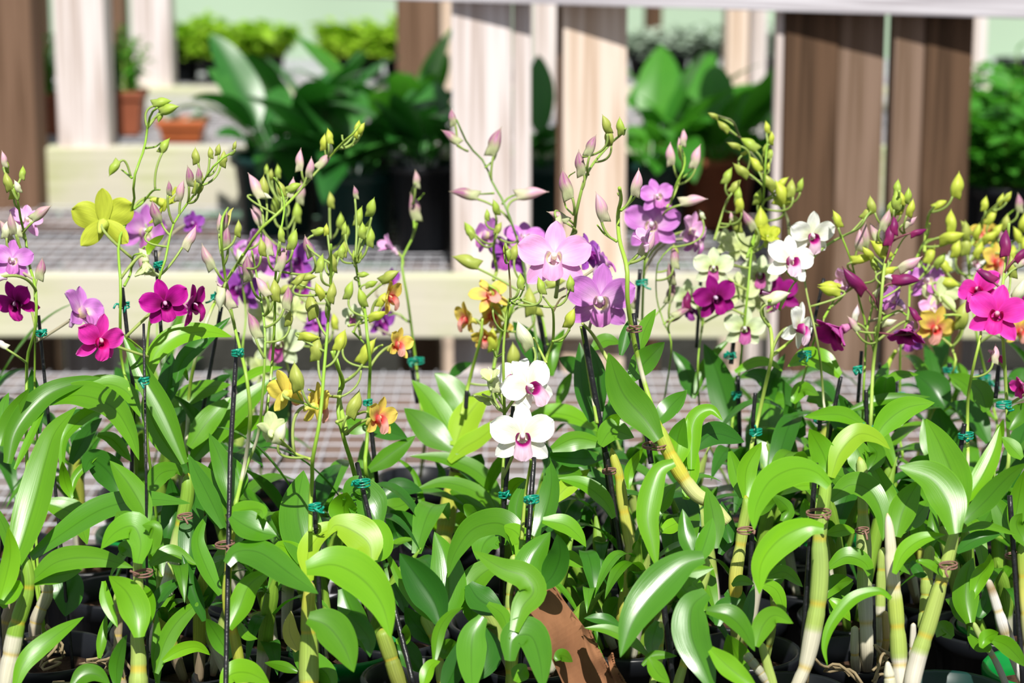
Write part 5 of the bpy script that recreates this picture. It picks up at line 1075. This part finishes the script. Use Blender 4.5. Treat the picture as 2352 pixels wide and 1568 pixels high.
def post(px0, px1, pyb, dist_y, mat, label, ztop=2.05, zbot=None, yaw=0, depth=None, name='wooden_post', group=None):
    """post whose front face spans px0..px1; foot at photo row pyb"""
    import bmesh
    cx = (px0 + px1) / 2; r = RT * ((cx - 1176) / FPX) + UP * (-(pyb - 784) / FPX) + FW; p = CAM + r * (dist_y / r.y)
    d = (p - CAM).dot(FW); w = (px1 - px0) / FPX * d; dp = depth or .089; zb = p.z if zbot is None else zbot
    me = bpy.data.meshes.new(name); bm = bmesh.new(); bmesh.ops.create_cube(bm, size=1)
    for v in bm.verts: v.co = V((v.co.x * w, (v.co.y + .5) * dp, (v.co.z + .5) * (ztop - zb)))
    bmesh.ops.bevel(bm, geom=[e for e in bm.edges if abs((e.verts[0].co - e.verts[1].co).z) > .1], offset=.004, segments=2, profile=.6, affect='EDGES')
    bm.to_mesh(me); bm.free(); me.materials.append(mat); o = bpy.data.objects.new(name, me); C.objects.link(o)
    o.location = (p.x, dist_y, zb); o.rotation_euler = (0, 0, rad(yaw)); return tag(o, label, 'post', group)
def wire(name, x0, x1, y0, y1, z, sx, sy, label, r=.0011, z1=None, skew=0):
    mb = MB(); z1 = z if z1 is None else z1; zz = lambda y: z + (z1 - z) * (y - y0) / (y1 - y0)
    def bar(a, b):
        u = (b - a).normalized(); s = u.cross(V((0, 0, 1))).normalized() * r; t = V((0, 0, r))
        vs = [a - s, a + t, a + s, a - t, b - s, b + t, b + s, b - t]
        mb.add(vs, [(0, 1, 5, 4), (1, 2, 6, 5), (2, 3, 7, 6), (3, 0, 4, 7)])
    x = x0
    while x <= x1: bar(V((x, y0, zz(y0))), V((x + skew * (y1 - y0), y1, zz(y1)))); x += sx
    y = y0
    while y <= y1: bar(V((x0 + skew * (y - y0), y, zz(y) + r * 1.6)), V((x1 + skew * (y - y0), y, zz(y) + r * 1.6))); y += sy
    return mb.build(name, M['wire'], BENCH, smooth=False)
bench('front wire-topped bench that carries the rows of potted orchids', 0, 2.4, 0)
wire('wire_mesh_top', -1.1, 1.1, 1.38, 3.24, MESH_Z, .0254, .0508, 'galvanised wire mesh top of the front bench, under the orchid pots', r=.0012)
board('slat', (-1.2, 3.16, MESH_Z - .004), (1.2, 3.16, MESH_Z - .004), .03, .075, M['wood_grey'], 'pale slat under the back of the front bench mesh', 'slat')
board('slat', (-1.2, 2.34, MESH_Z - .004), (1.2, 2.34, MESH_Z - .004), .03, .09, M['wood_grey'], 'pale slat crossing under the middle of the front bench mesh', 'slat')
board('slat', (-1.2, 2.62, MESH_Z - .004), (1.2, 2.62, MESH_Z - .004), .03, .09, M['wood_grey'], 'pale slat under the front bench mesh, behind the centre leaves', 'slat')
legs((-1.0, 1.0), (1.5, 3.2), MESH_Z - .035)
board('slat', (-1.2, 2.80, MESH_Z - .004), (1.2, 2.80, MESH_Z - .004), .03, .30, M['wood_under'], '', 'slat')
# bench B
bench('second wire-topped bench with a mossy front board behind the blooms', 0, 3.75, 0)
zB = .905
board('front_board', (-1.25, 3.305, zB + .004), (1.0, 3.305, zB), .092, .035, M['board'], 'mossy pale front board of the second bench, behind the blooms')
wire('wire_mesh_top', -1.3, 1.25, 3.35, 4.10, zB - .010, .0254, .0508, 'galvanised wire mesh top of the second bench', r=.0012)
board('slat', (-1.3, 3.72, zB - .022), (1.3, 3.72, zB - .022), .03, .06, M['wood_grey'], 'weathered slat under the mesh of the second bench', 'slat')
board('slat', (-1.3, 3.42, zB - .022), (1.3, 3.42, zB - .022), .03, .10, M['wood_grey'], 'weathered slat just behind the mossy front board', 'slat')
legs((-1.15, 1.1), (3.5, 4.0), zB - .06)
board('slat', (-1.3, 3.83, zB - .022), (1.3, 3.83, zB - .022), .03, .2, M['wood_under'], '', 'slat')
# bench C
bench('third wire-topped bench, its mossy board left of the dark plants', 0, 4.6, 0)
zC = .995
board('front_board', (-.86, 4.12, zC), (1.3, 4.12, zC), .115, .05, M['board'], 'mossy front board of the third bench, below the pale post at left')
wire('wire_mesh_top', -1.6, 1.7, 4.18, 5.2, zC - .015, .0254, .0508, 'galvanised wire mesh top of the third bench', r=.0012)
board('slat', (-1.6, 4.5, zC - .03), (1.6, 4.5, zC - .03), .03, .2, M['wood_grey'], 'grey slat under the third bench mesh', 'slat')
board('slat', (-1.6, 4.9, zC - .03), (1.6, 4.9, zC - .03), .03, .14, M['wood_grey'], 'grey slat at the back of the third bench', 'slat')
legs((-1.5, 1.5), (4.3, 5.0), zC - .08)
# bench D
bench('farthest bench by the green wall, carrying lime herbs and succulent trays', 0, 5.6, 0)
zD = .998
board('front_board', (-1.0, 5.22, zD), (1.6, 5.22, zD), .07, .05, M['board'], 'pale board of the farthest bench, under the lime herb pots')
wire('wire_mesh_top', -1.6, 1.9, 5.28, 6.1, zD - .01, .03, .03, 'wire mesh top of the farthest bench', r=.001)
board('slat', (-1.4, 5.5, zD - .02), (1.7, 5.5, zD - .02), .03, .25, M['wood_grey'], 'grey slat of the farthest bench', 'slat')
legs((-1.5, 1.6), (5.4, 6.0), zD - .08)
# posts
post(1178, 1219, 640, 3.347, M['wood'], 'narrow pale board along the right side of the widest post', zbot=0); post(1040, 1176, 640, 3.345, M['wood'], 'widest pale weathered post, centre, its foot behind the mossy board', zbot=0)
post(1291, 1436, 640, 3.33, M['wood_warm'], 'warm pale post right of the widest one', zbot=0, depth=.07, yaw=3)
post(134, 249, 345, 4.13, M['wood'], 'pale post standing behind the short mossy board at left', zbot=0)
post(306, 394, 200, 5.24, M['wood'], 'narrow pale post at left beside the lime herbs', zbot=0)
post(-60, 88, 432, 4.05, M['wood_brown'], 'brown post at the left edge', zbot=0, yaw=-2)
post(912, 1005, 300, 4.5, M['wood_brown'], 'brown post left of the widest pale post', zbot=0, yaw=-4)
post(1008, 1050, 300, 4.7, M['wood_warm'], 'thin tan post just left of the widest pale post', zbot=0)
post(1222, 1278, 225, 4.9, M['wood'], 'thin white post seen between the two pale posts', zbot=0)
post(1665, 1722, 275, 4.6, M['wood_warm'], 'slim orange-tan post right of centre', zbot=0); post(1724, 1757, 275, 4.56, M['wood'], 'slim pale post beside the orange-tan one', zbot=0)
post(1785, 1905, 880, 3.270, M['wood_shade_tint'], 'broad brown post coloured dark for shade, left of the group at right', zbot=0, depth=.033, yaw=0); post(1904, 2008, 880, 3.272, M['wood_shade_tint2'], 'brown post with shade in its colour, touching the broad dark post', zbot=0, depth=.03, yaw=0)
post(1768, 1786, 700, 3.274, M['wood'], 'added pale strip for the sunlit left edge of the broad dark post', zbot=0, depth=.028)  # added strip; its pale wood paints the post's sunlit edge
post(2028, 2096, 890, 3.246, M['wood_shade_tint2'], 'lighter narrow post of the group coloured for shade at right', zbot=0, depth=.055); post(2097, 2204, 890, 3.244, M['wood_shade_tint'], 'post coloured dark for shade at the right end of the group', zbot=0, depth=.055)  # lighter and darker face of one post, tone painted per face
post(2206, 2258, 320, 4.3, M['wood'], 'far pale post right of the dark group', zbot=0)
post(90, 110, 300, 5.6, M['wood_brown'], 'thin brown strip of post at far left', zbot=0); post(252, 290, 250, 5.7, M['wood_brown'], 'far brown post behind the terracotta herb pot', zbot=0)
post(1482, 1520, 140, 6.0, M['wood_shade_tint'], 'dark far upright in front of the green wall', zbot=0)
post(1277, 1289, 640, 3.36, M['wood_brown'], 'added brown strip for the shaded left face of the warm pale post', zbot=0, depth=.05)  # added strip for the post's own side face, brown paints its shade
# top rail, running down to the right and toward the camera
def at_y(px, py, y):
    r = RT * ((px - 1176) / FPX) + UP * (-(py - 784) / FPX) + FW; return CAM + r * (y / r.y)
a = at_y(890, -1, 3.345); b = at_y(2352, 43, 3.19); e = (b - a); a2 = a - e * 1.0; b2 = b + e * .3; a2.z += .092; b2.z += .092
board('top_rail', a2, b2, .092, .019, M['rail'], 'whitish grooved rail across the top of the picture', 'rail')
# overhead shade on the dark posts and left post is in their colours
# ground, wall
def slab(name, c, s, mat, kind='structure'):
    mb = MB(); mb.box(V((0, 0, 0)) + V(c), s); o = mb.build(name, mat, None, smooth=False, org=V(c)); o['kind'] = kind; return o
slab('floor', (0, 4, -.05), (14, 12, .1), M['ground']); slab('wall_back', (0, 7.6, 1.7), (12, .12, 3.4), M['wall'])
slab('trim_1', (0, 7.50, .40), (12, .07, .8), M['wall2'])
o = board('wall_pipe', (-1.2, 7.3, 1.2), (-.6, 7.3, 1.2), .05, .05, M['wall2'], 'x', 'pipe') if 0 else None
for i, (x, y, lb) in enumerate([(-.9, 3.6, 'left'), (-.2, 3.55, 'centre-left'), (.25, 3.6, 'centre')]):
    mb = MB(); mb.box((x, y, .2), (.38, .19, .4)); o = mb.build('concrete_block', M['block'], None, smooth=False, org=V((x, y, 0))); tag(o, f'grey concrete block in the shade under the second bench, {lb}', 'block')
mb = MB(); mb.box((.75, 3.5, .33), (.5, .2, .66)); tag(mb.build('concrete_block', M['block'], None, smooth=False, org=V((.75, 3.5, 0))), 'tall grey concrete pier in the shade at right, beyond the dark posts', 'block')
# ---------------------------------------------------------------- plants on the rear benches
def bladeset(root, base, n, ln, w, mat, seed, up=(.9, 1.6), dr=(.5, 1.3), spread=.02, prof=None, petiole=.0, azr=None):
    rr = random.Random(seed)
    for j in range(n):
        az = j * 2.4 + rr.uniform(-.5, .5) if azr is None else rr.uniform(*azr); l = ln * rr.uniform(.7, 1.1); u, q_ = rr.uniform(*up), rr.uniform(*dr)
        out = V((math.cos(az), math.sin(az), 0)); s1 = V((-math.sin(az), math.cos(az), 0)); b = V(base) + out * rr.uniform(0, spread)
        cen = [b + out * (l * .62 * (i / 15) ** 1.1) + V((0, 0, l * (u * (i / 15) - q_ * (i / 15) ** 2.2 * .62))) for i in range(16)]
        sd = [s1] * 16; no = []
        tw = rr.uniform(-.5, .5)
        for i in range(16):
            tg = (cen[min(15, i + 1)] - cen[max(0, i - 1)]).normalized(); nn = s1.cross(tg); nn = nn if nn.z > 0 else -nn; no.append(nn); sd[i] = (s1 * math.cos(tw) + nn * math.sin(tw))
        mb = MB(); pf = (lambda s: .07 if s < petiole else max(0, math.sin(((s - petiole) / (1 - petiole)) ** .8 * math.pi)) ** .75 + .02) if petiole else None
        blade(mb, cen, sd, no, l * w, .15, .08, rr.uniform(0, 6), prof=pf); mb.build('leaf', mat, root)
def potted(px, py, y, r, h, pot, label, n, ln, w, mat, seed, name='potted_foliage_plant', cat='plant', group=None, square=False, **k):
    """foot of pot at photo point px,py at distance y"""
    rr = RT * ((px - 1176) / FPX) + UP * (-(py - 784) / FPX) + FW; p = CAM + rr * (y / rr.y)
    z = {0: zB - .008, 1: zC - .012, 2: zD - .006}[0 if y < 4.1 else 1 if y < 5.2 else 2]; p = V((p.x, y, z))
    t = thing(name, label, cat, p, group); pot_mesh(t, p, r, h, pot, square=square); bladeset(t, p + V((0, 0, h - .02)), n, ln, w, mat, seed, **k); return t
GP = 'broad-leaved plants in dark green pots on the second bench'
lk = dict(petiole=.28, up=(.6, 1.15), dr=(.2, 1.3))
potted(640, 560, 3.78, .075, .13, 'pot_teal', 'broad dark-leaved plant with a pale lance leaf, left of the three on the second bench', 23, .26, .126, M['lily'], 11, group=GP, **lk)
potted(820, 590, 3.66, .07, .12, 'pot_teal', 'broad dark-leaved plant in the middle of the three on the second bench', 22, .24, .126, M['lily'], 12, group=GP, **lk)
potted(975, 585, 3.60, .055, .14, 'pot_black', 'glossy mid-green plant in a black pot next to the widest pale post', 21, .23, .141, M['lily'], 13, group=GP, **lk)
potted(730, 520, 4.0, .07, .12, 'pot_black', 'tall upright dark leaves behind the three broad-leaved plants', 19, .30, .111, M['lily'], 14, group=GP, **lk)
potted(930, 500, 3.95, .07, .12, 'pot_black', 'light green broad leaves behind, left of the brown post', 19, .26, .118, M['lily2'], 18, group=GP, **lk)
potted(1245, 560, 3.75, .06, .12, 'pot_teal', 'dark plant seen in the gap between the two pale posts', 18, .23, .126, M['lily'], 15, group=GP, **lk)
potted(1490, 560, 3.8, .07, .12, 'pot_teal', 'mid-green plant right of the warm pale post', 22, .23, .148, M['lily2'], 16, group=GP, **lk)
potted(1640, 560, 3.85, .07, .12, 'pot_terracotta', 'bushy mid-green plant in a brown pot left of the dark posts', 22, .21, .126, M['lily2'], 17, group=GP, **lk)
potted(1560, 430, 4.05, .06, .12, 'pot_terracotta', 'plant with a raised bright leaf behind the mauve blooms', 16, .25, .096, M['lily2'], 19, group=GP, **lk)
potted(1735, 470, 4.0, .06, .12, 'pot_black', 'small green plant tucked against the left dark post', 16, .20, .118, M['lily2'], 20, group=GP, **lk)
def bush(px, y, r, h, pot, label, hh, ww, n, leaf, mat, seed, square=False, z=None, name='potted_herb', cat='plant', group=None, lw=.35):
    rr_ = RT * ((px - 1176) / FPX) + UP * 0 + FW; x = (px - 1176) / FPX * (math.cos(PITCH) * y + .6 * math.sin(PITCH)); zz = z if z is not None else {0: zB - .008, 1: zC - .012, 2: zD - .006}[0 if y < 4.1 else 1 if y < 5.2 else 2]
    p = V((x, y, zz)); t = thing(name, label, cat, p, group); pot_mesh(t, p, r, h, pot, square=square)
    q = random.Random(seed); mb = MB(); st = MB(); c0 = p + V((0, 0, h - .02))
    for k in range(max(6, n // 14)):
        az = q.uniform(0, 6.28); rd = ww * q.random() ** .5; tip = c0 + V((math.cos(az) * rd, math.sin(az) * rd, hh * (q.uniform(.45, 1) - .25 * (rd / ww) ** 2)))
        a = catmull([tuple(c0 + V((math.cos(az), math.sin(az), 0)) * r * .4), tuple(c0.lerp(tip, .5) + V((0, 0, hh * .1))), tuple(tip)], 12); tube(st, a, .0014, 5, cap=False)
        for j in range(14):
            b = a[min(11, 3 + int(9 * q.random()))]; z2 = q.uniform(0, 6.28); el = q.uniform(-.3, .9); dv = V((math.cos(z2) * math.cos(el), math.sin(z2) * math.cos(el), math.sin(el))); s = dv.cross(V((q.uniform(-.4, .4), q.uniform(-.4, .4), 1))).normalized(); nn = s.cross(dv)
            l = leaf * q.uniform(.6, 1.1); cen = [b + dv * (l * i / 5) - V((0, 0, l * .25 * (i / 5) ** 2)) for i in range(6)]
            m = 6; vs = []; fs = []; us = []
            for i in range(m):
                w = l * lw * math.sin(math.pi * min(1, (i / 5) ** .8 * .97 + .03)) 
                for v in (-1, 0, 1): vs.append(cen[i] + s * (w * v) + nn * (abs(v) * w * .25)); us.append((i / 5, .5 + v * .5))
            for i in range(m - 1):
                for j2 in (0, 1): a0 = i * 3 + j2; fs.append((a0, a0 + 1, a0 + 4, a0 + 3))
            mb.add(vs, fs, None, us)
    mb.build('foliage', M[mat], t); sm = MB(); st.c = [(.2, .35, .05)] * len(st.v); st.build('stems', M['stem'], t); return t
GH = 'lime herbs in black pots on the farthest bench'
for i, (px, y, sd, lb) in enumerate([(430, 5.45, 31, 'left end'), (505, 5.40, 32, 'second from left'), (590, 5.45, 33, 'third from left'), (625, 5.6, 34, 'fourth, partly behind the third'), (470, 5.7, 30, 'behind the first two'), (790, 5.45, 35, 'left of the right-hand group'), (850, 5.5, 36, 'middle of the right-hand group'), (915, 5.5, 38, 'tucked beside the brown post')]):
    bush(px, y, .035, .06, 'pot_black', 'lime-green herb in a black pot on the farthest bench, ' + lb, .105, .07, 700, .036, 'herb', sd, group=GH)
bush(292, 4.45, .055, .085, 'pot_terracotta', 'feathery green herb in a square brown pot, right of the pale post at left', .15, .055, 600, .02, 'herb2', 41, square=True, lw=.2)
bush(112, 4.45, .05, .08, 'pot_terracotta', 'dark green herb in a brown pot glimpsed between the two left posts', .15, .045, 500, .02, 'herb2', 42, square=True, lw=.2)
bush(425, 4.32, .06, .045, 'pot_red', 'low rust-orange square tray with grey seedlings beside the broad leaves', .05, .05, 80, .02, 'grey_leaf', 43, square=True, name='seedling_tray')
for i, (px, y, lb) in enumerate([(1475, 5.5, 'left'), (1545, 5.5, 'second'), (1615, 5.5, 'third'), (1690, 5.55, 'behind the orange-tan post'), (1745, 5.6, 'right')]):
    bush(px, y, .038, .06, 'pot_black', 'grey-green succulents in a black tray on the farthest bench, ' + lb, .085, .075, 420, .03, 'grey_leaf', 50 + i, group='succulent trays on the farthest bench', name='succulent_tray')
for i, (px, y, hh, lb) in enumerate([(2230, 3.75, .16, 'nearest the dark posts'), (2310, 3.7, .2, 'in the middle'), (2370, 3.8, .22, 'cut by the right edge'), (2270, 3.95, .2, 'at the back left'), (2340, 4.02, .22, 'at the back right')]):
    bush(px, y, .06, .09, 'pot_black', 'bushy green bedding plant beyond the posts at right, ' + lb, hh, .12, 560, .045, 'herb2', 60 + i, group='bedding plants at the far right')
bush(2330, 5.5, .05, .05, 'pot_black', 'low tray on the far grey shelf at the right edge', .02, .03, 40, .015, 'grey_leaf', 70, name='seedling_tray')
# ---------------------------------------------------------------- torn cardboard between the pots
def cardboard():
    t = thing('cardboard_sheet', 'torn brown corrugated cardboard wedged between the pots, bottom centre', 'cardboard', on_plane(1390, 1560, SOIL - .06))
    d = 1.70; A = [(1225, 1300), (1262, 1335), (1300, 1390), (1345, 1450), (1385, 1520), (1420, 1600), (1440, 1680)]; B = [(1180, 1330), (1205, 1400), (1240, 1460), (1270, 1520), (1300, 1590), (1320, 1660), (1330, 1730)]
    rr = random.Random(5)
    def sheet(A, B, d0, d1, nm, th=.004, rag=5):
        n = 40; a = catmull(A, n); b = catmull(B, n); mb = MB(); vs = []; fs = []; m = 9
        for side in (0, 1):
            for i in range(n):
                for j in range(m):
                    q = j / (m - 1); px = a[i].x + (b[i].x - a[i].x) * q; py = a[i].y + (b[i].y - a[i].y) * q
                    if j == 0: px += rr.uniform(-rag, rag); py += rr.uniform(-rag, rag) * .5
                    dd = d0 + (d1 - d0) * q + .004 * math.sin(i * .35) + (th if side else 0) + .0006 * math.sin(q * 40)
                    vs.append(P(px, py, dd))
            o_ = side * n * m
            for i in range(n - 1):
                for j in range(m - 1): k = o_ + i * m + j; fs.append((k, k + 1, k + m + 1, k + m))
        for i in range(n - 1):
            for j in (0, m - 1): k = i * m + j; fs.append((k, k + m, k + m + n * m, k + n * m))
        for j in range(m - 1):
            for i in (0, n - 1): k = i * m + j; fs.append((k, k + 1, k + 1 + n * m, k + n * m))
        mb.add(vs, fs); mb.build(nm, M['card'], t, smooth=False)
        fl = MB(); pts = [P(a[i].x + 1, a[i].y, d0 + th * (.2 + .6 * (i % 2))) for i in range(n)]; tube(fl, pts, .0009, 5); fl.build('corrugated_edge', M['card'], t)
    sheet(A, B, 1.70, 1.66, 'panel')
    sheet([(1350, 1440), (1372, 1490), (1405, 1550), (1440, 1620)], [(1335, 1440), (1350, 1500), (1380, 1560), (1405, 1640)], 1.67, 1.66, 'torn_flap', rag=7)
    sheet([(1405, 1500), (1412, 1530), (1430, 1560), (1450, 1600)], [(1395, 1510), (1402, 1540), (1412, 1570), (1420, 1610)], 1.655, 1.65, 'torn_strip', rag=6)
cardboard()
bush(1500, 1.52, .03, .07, 'pot_terracotta', 'tiny fern-like seedling in a rust pot at the bottom edge, right of the cardboard', .045, .03, 180, .009, 'herb2', 81, name='potted_seedling', z=MESH_Z + .0)
# roots on the pots
def roots(px, py, n, seed, label):
    rr = random.Random(seed)
    o = on_plane(px, py, SOIL + .012); mb = MB()
    for k in range(n):
        p = o + V((rr.uniform(-.02, .02), rr.uniform(-.02, .02), 0)); pts = [p]
        for j in range(4): p = p + V((rr.uniform(-.02, .02), rr.uniform(-.015, .015), rr.uniform(-.004, .010))); pts.append(p)
        pts[-1].z = o.z - .004; tube(mb, catmull([tuple(q) for q in pts], 16), .0012, 6)
    ob = mb.build('aerial_roots', M['root'], None, org=o); return tag(ob, label, 'roots', kind='stuff')
roots(150, 1510, 4, 1, 'tan roots lying on the bark at the left'); roots(190, 1545, 5, 2, 'mossy pale roots over the pot rim at left'); roots(1985, 1555, 7, 3, 'yellowish roots by the teal pot at right')
# ================================================================ light & camera
w = bpy.data.worlds.new('World'); SC.world = w; w.use_nodes = True; nt = w.node_tree; nt.nodes.clear()
o = nt.nodes.new('ShaderNodeOutputWorld'); b = nt.nodes.new('ShaderNodeBackground'); b.inputs[0].default_value = (.80, .88, 1, 1); b.inputs[1].default_value = SKY
nt.links.new(b.outputs[0], o.inputs[0])
s = bpy.data.lights.new('sun', 'SUN'); s.energy = SUN; s.angle = rad(.6); s.color = (1, .965, .9); so = bpy.data.objects.new('sun', s); C.objects.link(so)
dirv = V((math.sin(rad(SAZ)) * math.cos(rad(SEL)), -math.cos(rad(SAZ)) * math.cos(rad(SEL)), math.sin(rad(SEL))))
so.rotation_euler = dirv.to_track_quat('Z', 'Y').to_euler(); so.location = (1, -2, 4)
cam = bpy.data.cameras.new('camera'); cam.lens = 50; cam.sensor_width = 22.3; cam.clip_start = .05; co = bpy.data.objects.new('camera', cam); C.objects.link(co)
co.location = CAM; co.rotation_euler = (math.pi / 2 - PITCH, 0, 0); SC.camera = co
cam.dof.use_dof = True; cam.dof.focus_distance = 1.74; cam.dof.aperture_fstop = 4.0
vs_ = SC.view_settings; vs_.view_transform = 'Standard'; vs_.look = 'None'; vs_.exposure = EXPO; vs_.gamma = 1; vs_.use_curve_mapping = False
